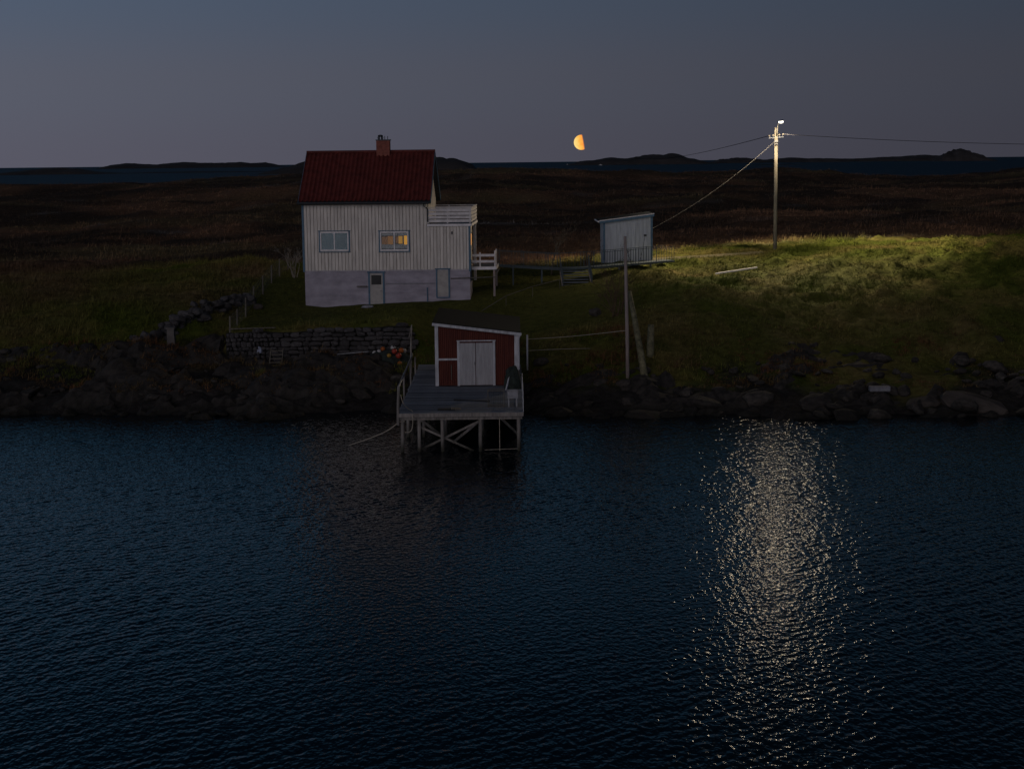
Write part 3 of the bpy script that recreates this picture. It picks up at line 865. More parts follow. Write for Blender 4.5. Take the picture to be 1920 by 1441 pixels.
MB().beam((-0.31, -0.215, sh_top(0) + 0.005), (SW + 0.13, -0.215, sh_top(SW) + 0.085), 0.03, 0.05).build('roof_edge', M['white_trim'], rf)
MB().beam((-0.3, -0.20, sh_top(0) - 0.10), (SW + 0.12, -0.20, sh_top(SW) - 0.02), 0.04, 0.16).build('fascia', M['blue_trim'], rf)
MB().tube([(-0.36, -0.25, sh_top(0) - 0.05), (-0.36, SD + 0.2, sh_top(0) - 0.05)], 0.05, 8).build('gutter', M['white_trim'], shed)
MB().box(SW - 0.55, SW - 0.37, -0.06, -0.002, 1.55, 1.68).build('cable_bracket', M['dark_metal'], shed)

# ------------------------------------------------------------------ red boathouse
BX, BY, BZ = -3.58, 77.6, 1.74
boat = thing('boathouse', (BX, BY, BZ), 'dark red corrugated boathouse with white corners and grey double doors', 'boathouse')
BW, BD, HL, HR = 3.85, 7.5, 3.0, 2.5
def bt(x): return HL + (HR - HL) * x / BW
bwall = MB().add([(0.04, 0.05, 0), (BW - 0.04, 0.05, 0), (BW - 0.04, BD, 0), (0.04, BD, 0), (0.04, 0.05, HL), (BW - 0.04, 0.05, HR), (BW - 0.04, BD, HR), (0.04, BD, HL)],
                 [(3, 2, 1, 0), (4, 5, 6, 7), (0, 1, 5, 4), (1, 2, 6, 5), (2, 3, 7, 6), (3, 0, 4, 7)]).build('wall', M['red_wall'], boat)


def corrugated(fn, L, top, pitch=0.088, dep=0.018, sub=8):
    n_ = int(L / pitch * sub)
    v, f = [], []
    for i in range(n_ + 1):
        s_ = L * i / n_
        w_ = dep * math.cos(2 * math.pi * s_ / pitch)
        v += [fn(s_, w_, 0.02), fn(s_, w_, top(s_) - 0.02)]
    for i in range(n_):
        f.append((2 * i, 2 * i + 2, 2 * i + 3, 2 * i + 1))
    return v, f


MB().add(*corrugated(lambda s_, w_, z: (s_, 0.02 + w_, z), BW, bt)).build('sheeting', M['red_wall'], bwall, True)
MB().add(*corrugated(lambda s_, w_, z: (0.012 + w_, s_, z), BD, lambda s_: HL)).build('sheeting', M['red_wall'], bwall, True)
MB().add(*corrugated(lambda s_, w_, z: (BW - 0.012 + w_, s_, z), BD, lambda s_: HR)).build('sheeting', M['red_wall'], bwall, True)
for x0, x1 in ((-0.04, 0.12), (BW - 0.14, BW + 0.04)):
    z0 = 0.0 if x0 < 1 else 0.62
    MB().box(x0, x1, -0.035, -0.003, z0, bt((x0 + x1) / 2) - 0.0).build('corner_board', M['white_weathered'], boat)
br = MB().add([(-0.14, -0.16, HL + 0.04), (BW + 0.16, -0.16, HR + 0.02), (BW + 0.16, BD + 0.15, HR + 0.02), (-0.14, BD + 0.15, HL + 0.04),
               (-0.14, -0.16, HL - 0.03), (BW + 0.16, -0.16, HR - 0.05), (BW + 0.16, BD + 0.15, HR - 0.05), (-0.14, BD + 0.15, HL - 0.03)],
              [(0, 1, 2, 3), (7, 6, 5, 4), (4, 5, 1, 0), (5, 6, 2, 1), (6, 7, 3, 2), (7, 4, 0, 3)]).build('roof', M['felt'], boat)
for k in range(8):                      # lapped felt strips
    y0 = -0.15 + k * 0.97
    MB().add([(-0.145, y0, HL + 0.052), (BW + 0.165, y0, HR + 0.032), (BW + 0.165, y0 + 0.96, HR + 0.042), (-0.145, y0 + 0.96, HL + 0.062),
              (-0.145, y0, HL + 0.043), (BW + 0.165, y0, HR + 0.023), (BW + 0.165, y0 + 0.96, HR + 0.023), (-0.145, y0 + 0.96, HL + 0.043)],
             [(0, 1, 2, 3), (7, 6, 5, 4), (4, 5, 1, 0), (5, 6, 2, 1), (6, 7, 3, 2), (7, 4, 0, 3)]).build('felt_strip', M['felt'], br)
MB().beam((-0.15, -0.18, HL - 0.05), (BW + 0.2, -0.18, HR - 0.07), 0.035, 0.13).build('fascia', M['white_weathered'], br)
for i, (x0, x1) in enumerate(((1.13, 1.86), (1.885, 2.68))):
    d_ = MB().box(x0, x1, -0.035, -0.005, 0.03, 2.03).build('door', M['boathouse_door'], boat)
    for k in range(5):
        xa = x0 + (x1 - x0) * k / 5
        MB().box(xa + 0.004, xa + (x1 - x0) / 5 - 0.004, -0.045, -0.036, 0.035, 2.025).build('board', M['boathouse_door'], d_)
MB().tube([(1.83, -0.05, 1.0), (1.83, -0.09, 1.02), (1.83, -0.09, 1.12), (1.83, -0.05, 1.14)], 0.012, 6).build('handle', M['dark_metal'], boat)
MB().box(1.01, 1.125, -0.055, -0.003, 0.0, 2.11).box(2.685, 2.80, -0.055, -0.003, 0.0, 2.11).box(0.985, 2.83, -0.06, -0.003, 2.112, 2.16).build('door_frame', M['white_weathered'], boat)
MB().box(0.125, 1.005, -0.04, -0.003, 1.22, 1.31).build('batten', M['white_weathered'], boat)
MB().tube([(0.72, -0.03, 1.0), (0.73, -0.04, 0.3)], 0.02, 6).build('hanging_stick', M['old_wood'], boat)
# downpipe at the right corner
MB().tube([(BW + 0.12, -0.12, HR - 0.1), (BW + 0.06, -0.09, HR - 0.3), (BW + 0.06, -0.09, 0.75)], 0.05, 8).build('downpipe', M['white_weathered'], boat)

# ------------------------------------------------------------------ jetty
JX0, JX1, JY0, JY1, JZ = -4.85, 0.45, 69.4, 86.2, 1.70
jet = thing('jetty', (-2.2, 70.0, 0.0), 'grey weathered plank jetty on timber piles in front of the boathouse', 'jetty')
JO = (-2.2, 70.0, 0.0)
pl_meshes = []
for k in range(4):
    bx_ = MB().box(-2.65, 2.65, -0.066, 0.066, -0.05, 0.0)
    o_ = bx_.build('plank', M['plank'], jet, bevel=0.0)
    pl_meshes.append(o_.data)
    bpy.data.objects.remove(o_)
y = JY0
k = 0
while y < JY1:
    dx, dz, rz_ = random.uniform(-0.05, 0.05), random.uniform(-0.012, 0.006), random.uniform(-0.004, 0.004)
    share(pl_meshes[k % 4], 'plank', (JX0 / 2 + JX1 / 2 + dx + 2.2, y + 0.07 - 70.0, JZ + dz), (random.uniform(-.02, .02), random.uniform(-.003, .003), rz_), (1, random.uniform(.93, 1.0), 1), jet)
    y += 0.147; k += 1
for yy in (69.5, 73.3, 77.2, 81.0, 84.5):
    MB(JO).box(JX0 + 0.05, JX1 - 0.03, yy, yy + 0.16, JZ - 0.32, JZ - 0.055).build('cross_beam', M['pile'], jet)
for xx in (-4.75, -3.4, -2.1, -0.8, 0.3):
    MB(JO).box(xx - 0.07, xx + 0.07, JY0 + 0.17, JY1, JZ - 0.23, JZ - 0.057).build('joist', M['pile'], jet)
MB(JO).box(JX0 - 0.05, JX1 + 0.02, JY0 - 0.09, JY0 - 0.01, JZ - 0.17, JZ - 0.01).build('front_beam', M['pile'], jet)
for row, yy in enumerate((69.58, 73.4, 77.3, 81.1)):
    for xx in (-4.68, -3.97, -2.99, -1.37, 0.27):
        lx, ly = random.uniform(-.05, .05), random.uniform(-.05, .05)
        MB(JO).tube([(xx + lx, yy + ly, -1.8), (xx, yy, JZ - 0.06)], [0.085, 0.075], 10).build('pile', M['pile'], jet, True)
for p, q, w_ in (((-3.95, 69.75, 1.05), (-1.5, 69.8, -0.10), 0.09), ((-3.9, 69.95, 0.05), (-1.3, 69.95, 1.30), 0.09), ((-2.6, 71.2, 0.1), (-1.35, 70.3, 1.25), 0.11), ((-0.9, 73.3, 1.2), (0.25, 73.3, 0.1), 0.10), ((-4.6, 73.3, 1.2), (-3.1, 73.3, 0.0), 0.12)):
    MB(JO).beam(p, q, 0.06, w_).build('brace', M['pile'], jet)
MB(JO).tube([(-0.55, 69.5, 1.5), (-0.55, 69.5, 0.02)], 0.018, 6).tube([(-1.2, 69.52, 0.06), (0.2, 69.52, 0.10)], 0.012, 6).build('hanging_rope', M['rope'], jet)
MB(JO).box(-3.2, -2.45, 69.95, 70.35, JZ + 0.012, JZ + 0.05).build('trapdoor', M['black'], jet)
MB(JO).beam((-2.62, 70.1, JZ + 0.08), (-2.2, 70.15, JZ + 0.06), 0.10, 0.06).build('loose_plank', M['old_wood'], jet)
MB(JO).beam((-2.6, 73.0, JZ + 0.03), (-1.0, 72.4, JZ + 0.03), 0.05, 0.05).build('loose_plank', M['black'], jet)
# left rail: front post, sloping pipe rail, back post
MB(JO).tube([(-4.86, 69.36, 1.2), (-4.84, 69.36, 2.0), (-4.80, 69.4, 2.85)], 0.06, 8).build('rail_post', M['pile'], jet)
MB(JO).tube([(-4.80, 69.4, 2.85), (-4.83, 74.0, 2.86), (-4.92, 79.0, 2.75), (-5.05, 83.0, 2.5), (-5.22, 85.8, 2.38)], 0.045, 8).build('handrail', M['grey_metal'], jet)
for yy, zz in ((74.0, 2.84), (79.0, 2.75), (83.0, 2.5)):
    MB(JO).tube([(-4.88, yy, 1.5), (-4.88, yy, zz)], 0.04, 8).build('rail_post', M['pile'], jet)
MB(JO).tube([(-5.28, 85.9, 1.3), (-5.26, 85.9, 2.8), (-5.20, 85.9, 3.85)], [0.05, 0.045, 0.03], 8).build('rail_post', M['pile'], jet)
MB(JO).tube([(-5.35, 85.9, 3.2), (-5.22, 85.9, 3.8)], 0.02, 6).build('rail_stay', M['pile'], jet)
# right rail of thin tube
for yy in (69.5, 71.4, 73.4, 75.6):
    MB(JO).tube([(0.47, yy, 1.6), (0.47, yy, 2.55)], 0.018, 6).build('rail_post', M['white_weathered'], jet)
for zz in (1.95, 2.25, 2.55):
    MB(JO).tube([(0.47, 69.5, zz), (0.47, 75.6, zz)], 0.015, 6).build('handrail', M['white_weathered'], jet)


def rope(name, pts, r, m_, label, cat='rope', group=None, seg=6, dense=6):
    P = [Vector(p) for p in pts]
    out_ = []
    n_ = len(P)
    for i in range(n_ - 1):
        p0, p1, p2, p3 = P[max(i - 1, 0)], P[i], P[i + 1], P[min(i + 2, n_ - 1)]
        for k in range(dense):
            t = k / dense
            out_.append(0.5 * ((2 * p1) + (-p0 + p2) * t + (2 * p0 - 5 * p1 + 4 * p2 - p3) * t * t + (-p0 + 3 * p1 - 3 * p2 + p3) * t ** 3))
    out_.append(P[-1])
    org = P[0]
    o = MB(org).tube(out_, r, seg).build(name, m_, None, True)
    o.location = org
    return tag(o, label, cat, group)


rope('mooring_rope', [(-4.57, 69.42, 1.35), (-4.80, 69.44, 1.32), (-4.84, 69.62, 1.28), (-5.4, 69.95, 0.85), (-6.3, 70.7, 0.38), (-7.3, 71.6, -0.06)], 0.022, M['rope'], 'pale mooring rope running from jetty pile down into the water')
rope('hanging_rope', [(-4.72, 69.30, 2.50), (-4.62, 69.32, 2.15), (-4.42, 69.6, 1.85), (-4.27, 69.75, 1.74), (-4.22, 69.28, 1.60), (-4.24, 69.25, 1.15), (-4.35, 69.27, 0.92), (-4.58, 69.35, 0.88)], 0.018, M['rope'], 'loose rope hanging in a loop over the jetty front corner')

# ------------------------------------------------------------------ gear on the jetty
cr = thing('fish_trap', (-0.7, 71.0, JZ), 'empty wire fish trap frame standing on the jetty left of the pale crate', 'fish trap')
mb = MB((-0.7, 71.0, JZ))
for y in (70.8, 71.3):
    for p, q in (((-1.05, 1.72), (-0.35, 1.72)), ((-1.05, 2.42), (-0.35, 2.42)), ((-1.05, 1.72), (-1.05, 2.42)), ((-0.35, 1.72), (-0.35, 2.42))):
        mb.tube([(p[0], y, p[1]), (q[0], y, q[1])], 0.018, 6)
for x in (-1.05, -0.35):
    for z in (1.72, 2.42):
        mb.tube([(x, 70.8, z), (x, 71.3, z)], 0.018, 6)
mb.build('frame', M['old_wood'], cr)
mb = MB((-0.7, 71.0, JZ))
for i in range(1, 9):
    x = -1.05 + i * 0.7 / 9
    mb.tube([(x, 71.3, 1.72), (x, 71.3, 2.42)], 0.004, 4)
for i in range(1, 9):
    z = 1.72 + i * 0.7 / 9
    mb.tube([(-1.05, 71.3, z), (-0.35, 71.3, z)], 0.004, 4)
mb.build('netting', M['net'], cr)
bx = thing('fish_crate', (0.03, 71.0, JZ + 0.46), 'pale plastic fish crate on a low stand at the jetty right edge', 'crate')
oo = (0.03, 71.0, JZ + 0.46)
MB(oo).box(-0.20, 0.24, 70.75, 71.25, 2.16, 2.19).box(-0.20, 0.24, 70.75, 70.78, 2.191, 2.40).box(-0.20, 0.24, 71.22, 71.25, 2.191, 2.40).box(-0.20, -0.17, 70.781, 71.219, 2.191, 2.40).box(0.21, 0.24, 70.781, 71.219, 2.191, 2.40).build('tub', M['plastic_white'], bx)
MB(oo).box(-0.225, 0.265, 70.725, 70.749, 2.36, 2.41).box(-0.225, 0.265, 71.251, 71.275, 2.36, 2.41).build('rim', M['plastic_white'], bx)
st = thing('stand', (0.03, 71.0, JZ), 'low stand carrying the pale crate on the jetty', 'stand')
oo = (0.03, 71.0, JZ)
MB(oo).box(-0.22, 0.26, 70.72, 71.28, 2.10, 2.155).build('top', M['plastic_white'], st)
for x in (-0.15, 0.19):
    for y in (70.8, 71.2):
        MB(oo).box(x - 0.03, x + 0.03, y - 0.03, y + 0.03, JZ, 2.10).build('leg', M['grey_metal'], st)


def lump(name, c, sx, sy, sz, m_, seed, parent=None, amp=0.35):
    bm = bmesh.new()
    bmesh.ops.create_icosphere(bm, subdivisions=4, radius=1.0)
    for v_ in bm.verts:
        p_ = v_.co.copy()
        d_ = 1 + amp * float(fbm(np.array([p_.x * 2 + p_.z]), np.array([p_.y * 2 - p_.z]), 0.8, 4, seed)[0])
        v_.co = Vector((p_.x * sx * d_, p_.y * sy * d_, max(p_.z, -0.3) * sz * d_))
    me = bpy.data.meshes.new(name); bm.to_mesh(me); bm.free()
    me.materials.append(m_)
    me.polygons.foreach_set('use_smooth', [True] * len(me.polygons))
    o = bpy.data.objects.new(name, me); o.location = c
    return link(o, parent)


tag(lump('net_bundle', (0.05, 76.7, JZ + 0.25), 0.38, 0.45, 0.80, M['net'], 5), 'dark heap of netting leaning on the boathouse right corner', 'net')
o = MB((-0.15, 76.2, JZ)).beam((-0.28, 76.0, JZ + 0.02), (-0.08, 76.5, JZ + 0.75), 0.05, 0.09).build('plank_board', M['white_weathered'])
o.location = (-0.15, 76.2, JZ)
tag(o, 'short pale board leaning by the net heap at boathouse corner', 'board')

# ------------------------------------------------------------------ stone walls
def rock_meshes(name, n_, sup, jit, sub=2):
    res = []
    for k in range(n_):
        bm = bmesh.new(); bmesh.ops.create_icosphere(bm, subdivisions=sub, radius=1.0)
        for v_ in bm.verts:
            c_ = v_.co
            q_ = [math.copysign(abs(a) ** sup, a) for a in c_]
            d_ = 1 + jit * random.uniform(-1, 1)
            v_.co = Vector(q_) * d_
        # a few flat fracture planes
        for _ in range(6):
            nrm = Vector((random.gauss(0, 1), random.gauss(0, 1), random.gauss(0, 1))).normalized()
            lim = random.uniform(0.62, 0.85)
            for v_ in bm.verts:
                e_ = v_.co.dot(nrm) - lim
                if e_ > 0:
                    v_.co -= nrm * e_ * 0.9
        me = bpy.data.meshes.new(name); bm.to_mesh(me); bm.free()
        res.append(me)
    return res


wall_stones = rock_meshes('stone', 8, 0.62, 0.07)
for me in wall_stones: me.materials.append(M['stone'])
rw = thing('retaining_wall', (-10.5, 90.1, 1.4), 'dry stone retaining wall along the garden edge below the white house', 'wall')
RO = Vector((-10.5, 90.1, 1.4))
def wall_top(x): return 3.18 + np.interp(x, [-13, -5.5], [0, 0.26]) + 0.05 * math.sin(x * 1.7)
core = MB(RO)
xsw = np.linspace(-15.6, -5.5, 24)
v, f = [], []
for x in xsw:
    v += [(x, 89.86, 0.9), (x, 89.86, wall_top(x) - 0.06), (x, 90.6, wall_top(x) - 0.06)]
for i in range(len(xsw) - 1):
    a = 3 * i
    f += [(a, a + 3, a + 4, a + 1), (a + 1, a + 4, a + 5, a + 2)]
core.add(v, f).build('core', M['stone_core'], rw)
z = 1.15
row = 0
while z < 3.5:
    hh = random.uniform(0.20, 0.32)
    x = -15.6 + random.uniform(0, 0.2)
    while x < -5.5:
        small = x < -13.2
        ww = random.uniform(0.16, 0.34) if small else random.uniform(0.30, 0.72)
        h_ = hh * random.uniform(0.85, 1.15)
        if z + h_ * 0.6 < wall_top(x) + 0.05:
            share(random.choice(wall_stones), 'stone', Vector((x + ww / 2, 89.80 + random.uniform(-0.06, 0.05), z + h_ / 2)) - RO,
                  (random.uniform(-.12, .12), random.uniform(-.10, .10), random.uniform(-.1, .1)), (ww / 2 * 1.1, 0.20, h_ / 2 * 1.12), rw)
        x += ww
    z += hh
    row += 1

lw = thing('field_wall', (-18.0, 95.0, 3.5), 'low tumbled dry stone wall climbing the field left of the house', 'wall')
LO = Vector((-18.0, 95.0, 3.5))
for i in range(190):
    t = random.random()
    x = -20.9 + 5.1 * t + random.gauss(0, 0.22); y = 89.6 + 10.2 * t + random.gauss(0, 0.25)
    s_ = random.uniform(0.12, 0.30)
    zz = gh(x, y) + random.choice((0.02, 0.18, 0.36, 0.55)) * (1 - 0.3 * t)
    share(random.choice(wall_stones), 'stone', Vector((x, y, zz)) - LO, (random.uniform(-.4, .4), random.uniform(-.4, .4), random.uniform(0, 6)), (s_ * 1.3, s_, s_ * 0.75), lw)
gp = thing('gate_pillar', (-18.75, 90.6, 1.4), 'square concrete gate pillar in front of the tumbled stone wall', 'pillar')
MB((-18.75, 90.6, 1.4)).add([(-19.0, 90.4, 0.9), (-18.48, 90.4, 0.9), (-18.48, 90.85, 0.9), (-19.0, 90.85, 0.9), (-18.93, 90.44, 3.32), (-18.55, 90.44, 3.32), (-18.55, 90.81, 3.32), (-18.93, 90.81, 3.32)],
       [(3, 2, 1, 0), (4, 5, 6, 7), (0, 1, 5, 4), (1, 2, 6, 5), (2, 3, 7, 6), (3, 0, 4, 7)]).build('shaft', M['concrete'], gp)
MB((-18.75, 90.6, 1.4)).box(-18.98, -18.50, 90.39, 90.86, 3.32, 3.40).build('cap', M['concrete'], gp)

# shore rock: bedrock ledge with loose rocks as its pieces
sx_ = np.arange(-60, 60.01, 0.27); sy_ = np.arange(73, 92.01, 0.27)
Xr, Yr = np.meshgrid(sx_, sy_, indexing='ij')
def ridged(x, y, sc, seed): return 1 - 2 * np.abs(fbm(x, y, sc, 4, seed))
ang = R(22)
Xu = Xr * math.cos(ang) + Yr * math.sin(ang); Yu = -Xr * math.sin(ang) + Yr * math.cos(ang)
gb = base_h(Xr, Yr)
rk = ridged(Xu * 0.35, Yu, 1.5, 200) * 0.9 + ridged(Xu * 0.5, Yu, 0.7, 210) * 0.42 + fbm(Xr, Yr, 5, 3, 220) * 0.8
lift_ = 0.7 * (1 - sstep(-7, -4.5, Xr)) + 0.45 * sstep(0.5, 2, Xr)
band = sstep(-1.4, -0.1, gb) * (1 - sstep(0.9 + lift_, 2.2 + lift_, gb + fbm(Xr, Yr, 5, 3, 230) * 2.6))
Zr = gb - 0.62 - 0.08 * sstep(0, 3, Xr) + rk * (1.05 - 0.25 * sstep(0, 3, Xr)) * band - (1 - band) * 0.9
Zr = np.where((Xr > -15.8) & (Xr < -5.2) & (Yr > 89.2), np.minimum(Zr, gb - 0.3), Zr)
jetmask = (Xr > -5.6) & (Xr < 1.0)
Zr = np.where(jetmask, np.minimum(Zr, 1.15), Zr)
shore = grid_mesh('rocky_shore', sx_, sy_, Zr, M['rock'], None, False)
tag(shore, kind='structure')
rocks = rock_meshes('rock', 10, 0.85, 0.10)
for me in rocks: me.materials.append(M['rock'])
cnt = 0
while cnt < 300:
    x = random.uniform(-31, 29); y = random.uniform(77, 92)
    b0 = float(base_h(np.array([x]), np.array([y]))[0])
    if not (-0.25 < b0 < (2.6 if x < -6 else 1.8)) or (-15.8 < x < -5 and y > 89.2) or (-5.4 < x < 0.9 and y < 87): continue
    s_ = min(0.8, 0.14 + abs(random.gauss(0, 0.22))) * (1.15 if b0 < 0.8 else 0.75)
    share(random.choice(rocks), 'rock', (x, y, b0 + s_ * 0.15), (random.uniform(-.4, .4), random.uniform(-.4, .4), random.uniform(0, 6.3)),
          (s_ * random.uniform(0.9, 1.6), s_, s_ * random.uniform(0.45, 0.8)), shore)
    cnt += 1


def boulder(loc, sc, rot, m_, label, name='boulder'):
    o = share(random.choice(rocks).copy(), name, loc, rot, sc)
    o.data.materials.clear(); o.data.materials.append(m_)
    return tag(o, label, 'boulder')


boulder((-19.5, 84.4, 0.62), (0.75, 0.5, 0.42), (0.1, 0.25, 0.3), M['rust_rock'], 'rust coloured boulder low on the left shore near the water')
boulder((22.4, 79.0, 0.25), (1.75, 1.0, 0.62), (0.05, 0.28, -0.2), M['pale_rock'], 'largest long boulder at the waterline near the right edge')
boulder((20.1, 79.3, 0.30), (0.8, 0.6, 0.45), (0.1, 0.1, 0.6), M['pale_rock'], 'smaller boulder just left of the largest long boulder on the right')
boulder((4.75, 93.2, 3.72), (0.42, 0.35, 0.32), (0.1, 0.1, 0.6), M['pale_rock'], 'single rounded boulder on the lawn left of the thin pole')
boulder((-15.1, 98.4, gh(-15.1, 98.4) + 0.1), (0.3, 0.25, 0.22), (0.1, 0.1, 0.6), M['pale_rock'], 'small pale boulder on the grass by the left house corner')

# ------------------------------------------------------------------ clutter below the wall
pile = lump('net_pile', (-6.6, 88.6, 1.35), 1.25, 1.15, 0.85, M['net'], 9)
tag(pile, 'dark pile of old nets under the coloured buoys', 'net')
def pile_z(x, y):
    r2 = ((x + 6.6) / 1.25) ** 2 + ((y - 88.6) / 1.15) ** 2
    return 1.38 + 0.85 * math.sqrt(max(0.0, 1 - r2))
bl = [(-7.38, 88.4, .12, 'white', 'white round buoy at the left end of the buoy heap'),
      (-7.12, 88.25, .12, 'white', 'second white buoy from the left on the net pile'),
      (-6.95, 88.7, .13, 'orange', 'orange buoy between white ones on the left of the net pile'),
      (-6.40, 88.8, .15, 'white', 'white buoy in the middle of the buoy heap'),
      (-6.08, 89.0, .15, 'white', 'left one of two white buoys at the top right of the heap'),
      (-5.84, 88.9, .16, 'white', 'rightmost white buoy at the top of the heap'),
      (-5.95, 88.55, .15, 'orange', 'orange buoy just under the two top right white buoys'),
      (-6.28, 88.1, .15, 'red', 'upper red buoy on the front of the net pile'),
      (-6.05, 87.85, .16, 'red', 'lower red buoy on the front of the net pile'),
      (-5.98, 87.62, .13, 'orange', 'orange buoy under the lower red buoy'),
      (-6.55, 87.75, .12, 'yellow', 'yellow buoy low on the middle of the net pile'),
      (-5.92, 87.42, .12, 'yellow', 'lowest yellow buoy at the right foot of the net pile')]
for x, y, r_, c_, lab in bl:
    z = pile_z(x, y) + r_ * 0.75
    t_ = thing('buoy', (x, y, z), lab, 'buoy', 'net buoys heaped beside the jetty')
    MB().ball((0, 0, 0), r_, 10, 14).build('float', M['buoy_' + c_], t_, True)
    e = MB().tube([(0, 0, r_ * 0.92), (0, 0, r_ * 1.25)], [r_ * 0.28, r_ * 0.2], 8).build('eye', M['black'], t_)
    t_.rotation_euler = (random.uniform(-1, 1), random.uniform(-1, 1), random.uniform(0, 6))
o = MB((-8.6, 89.0, 2.0)).tube([(-9.5, 89.3, 1.95), (-7.75, 89.0, 2.12)], 0.035, 8).build('pole', M['grey_metal'])
o.location = (-8.6, 89.0, 2.0); tag(o, 'grey metal pole lying under the stone wall left of the buoys', 'pole')
o = MB((-8.9, 87.9, 1.5)).beam((-9.35, 87.9, 1.52), (-8.55, 87.9, 1.60), 0.35, 0.08).build('plank_board', M['orange_plank'])
o.location = (-8.9, 87.9, 1.5); tag(o, 'reddish plank lying on rocks below the stone wall', 'plank')
o = MB((-8.6, 88.3, 1.8)).beam((-9.0, 88.4, 1.72), (-8.1, 88.4, 1.78), 0.25, 0.05).build('plank_board', M['old_wood'])
o.location = (-8.6, 88.3, 1.8); tag(o, 'brown plank lying just behind the reddish plank', 'plank')
sp = thing('wooden_steps', (-12.7, 88.3, 1.4), 'small grey wooden steps below the stone wall', 'steps')
for k in range(5):
    MB((-12.7, 88.3, 1.4)).box(-13.0, -12.4, 88.1 + k * 0.2, 88.28 + k * 0.2, 1.45 + k * 0.19, 1.49 + k * 0.19).build('step', M['old_wood'], sp)
for x in (-13.03, -12.37):
    MB((-12.7, 88.3, 1.4)).beam((x, 88.0, 1.25), (x, 89.05, 2.3), 0.05, 0.16).build('stringer', M['old_wood'], sp)
o = lump('plastic_bag', (-13.75, 89.72, 2.12), 0.15, 0.10, 0.26, M['bag_blue'], 33); tag(o, 'pale blue bag hanging on the stone wall', 'bag')
o = MB((-14.0, 90.0, 3.3)).tube([(-15.45, 90.0, 3.33), (-14.0, 89.98, 3.36), (-12.9, 90.0, 3.38)], 0.035, 6).build('pole', M['old_wood'])
o.location = (-14.0, 90.0, 3.3); tag(o, 'thin wooden pole lying along the top of the stone wall', 'pole')
o = lump('tub', (-8.55, 98.3, gh(-8.55, 98.3) + 0.06), 0.33, 0.25, 0.12, M['plastic_white'], 41); tag(o, 'upturned white tub on the grass in front of the cellar door', 'tub')
fz = 0.92
fc = thing('foam_block', (17.95, 80.0, fz), 'pale grey foam block washed up on the rocks under the slope', 'block')
MB((17.95, 80.0, fz)).box(17.45, 18.45, 79.78, 80.2, fz, fz + 0.26).build('slab', M['foam'], fc, bevel=0.03)
MB((17.95, 80.0, fz)).box(17.5, 18.4, 79.75, 79.778, fz + 0.08, fz + 0.11).build('strap', M['grey_metal'], fc)
boulder((17.9, 80.1, 0.45), (0.75, 0.55, 0.5), (0.0, 0.05, 0.3), M['rock'], 'dark flat boulder carrying the foam block on the right shore')
p1 = Vector((12.7, 102.4, gh(12.7, 102.4) + 0.25)); p2 = Vector((15.5, 104.2, gh(15.5, 104.2) + 0.25))
pm = (p1 + p2) / 2
o = MB(pm).beam(p1, p2, 0.14, 0.08).build('plank_board', M['white_trim']); o.location = pm
tag(o, 'long white plank lying on the lit grassy slope', 'plank')

# ------------------------------------------------------------------ wire fence left of the house
wf = thing('wire_fence', (-15.4, 98.0, 4.0), 'wire mesh fence with wooden posts running up beside the house', 'fence')
WO = Vector((-15.4, 98.0, 4.0))
fp = [(-15.5, 90.6), (-15.55, 93.4), (-15.5, 96.2), (-15.45, 99.0), (-15.3, 101.8), (-15.15, 104.6), (-15.0, 107.2), (-14.8, 110.0)]
tops = []
for i, (x, y) in enumerate(fp):
    z = gh(x, y)
    MB(WO).tube([(x, y, z - 0.3), (x + 0.03, y, z + 1.15)], [0.05, 0.045], 7).build('post', M['old_wood'], wf)
    tops.append(Vector((x, y, z)))
for hgt in (0.15, 0.4, 0.65, 0.9, 1.1):
    mb = MB(WO)
    for a, b_ in zip(tops[:-1], tops[1:]):
        mb.tube([a + Vector((0, 0, hgt)), b_ + Vector((0, 0, hgt))], 0.008, 4)
    mb.build('wire', M['wire_pale'], wf)
mb = MB(WO)
for a, b_ in zip(tops[:-1], tops[1:]):
    for k in range(1, 12):
        c_ = a.lerp(b_, k / 12)
        mb.tube([c_ + Vector((0, 0, 0.15)), c_ + Vector((0, 0, 1.1))], 0.004, 4)
mb.build('mesh', M['wire_pale'], wf)
# lawn hand rope and pipes
lr = thing('garden_rail', (-1.0, 97.0, 3.8), 'thin pale garden rail running up the lawn behind the boathouse', 'rail')
GO = Vector((-1.0, 97.0, 3.8))
pts = [(-1.75, 96.6), (-0.3, 97.6), (1.3, 99.6), (3.0, 101.6)]
gp3 = [Vector((x, y, gh(x, y) + hh)) for (x, y), hh in zip(pts, (0.05, 0.62, 0.62, 0.6))]
MB(GO).tube(gp3, 0.022, 6).build('handrail', M['old_wood'], lr)
for g_ in gp3[1:]:
    MB(GO).tube([g_ + Vector((0, 0, -0.9)), g_], 0.018, 6).build('post', M['old_wood'], lr)

# ------------------------------------------------------------------ poles on the right shore
def pole(name, pts, rads, m_, label, cat, seg=10):
    org = Vector(pts[0])
    o = MB(org).tube(pts, rads, seg).build(name, m_, None, True)
    o.location = org
    return tag(o, label, cat)


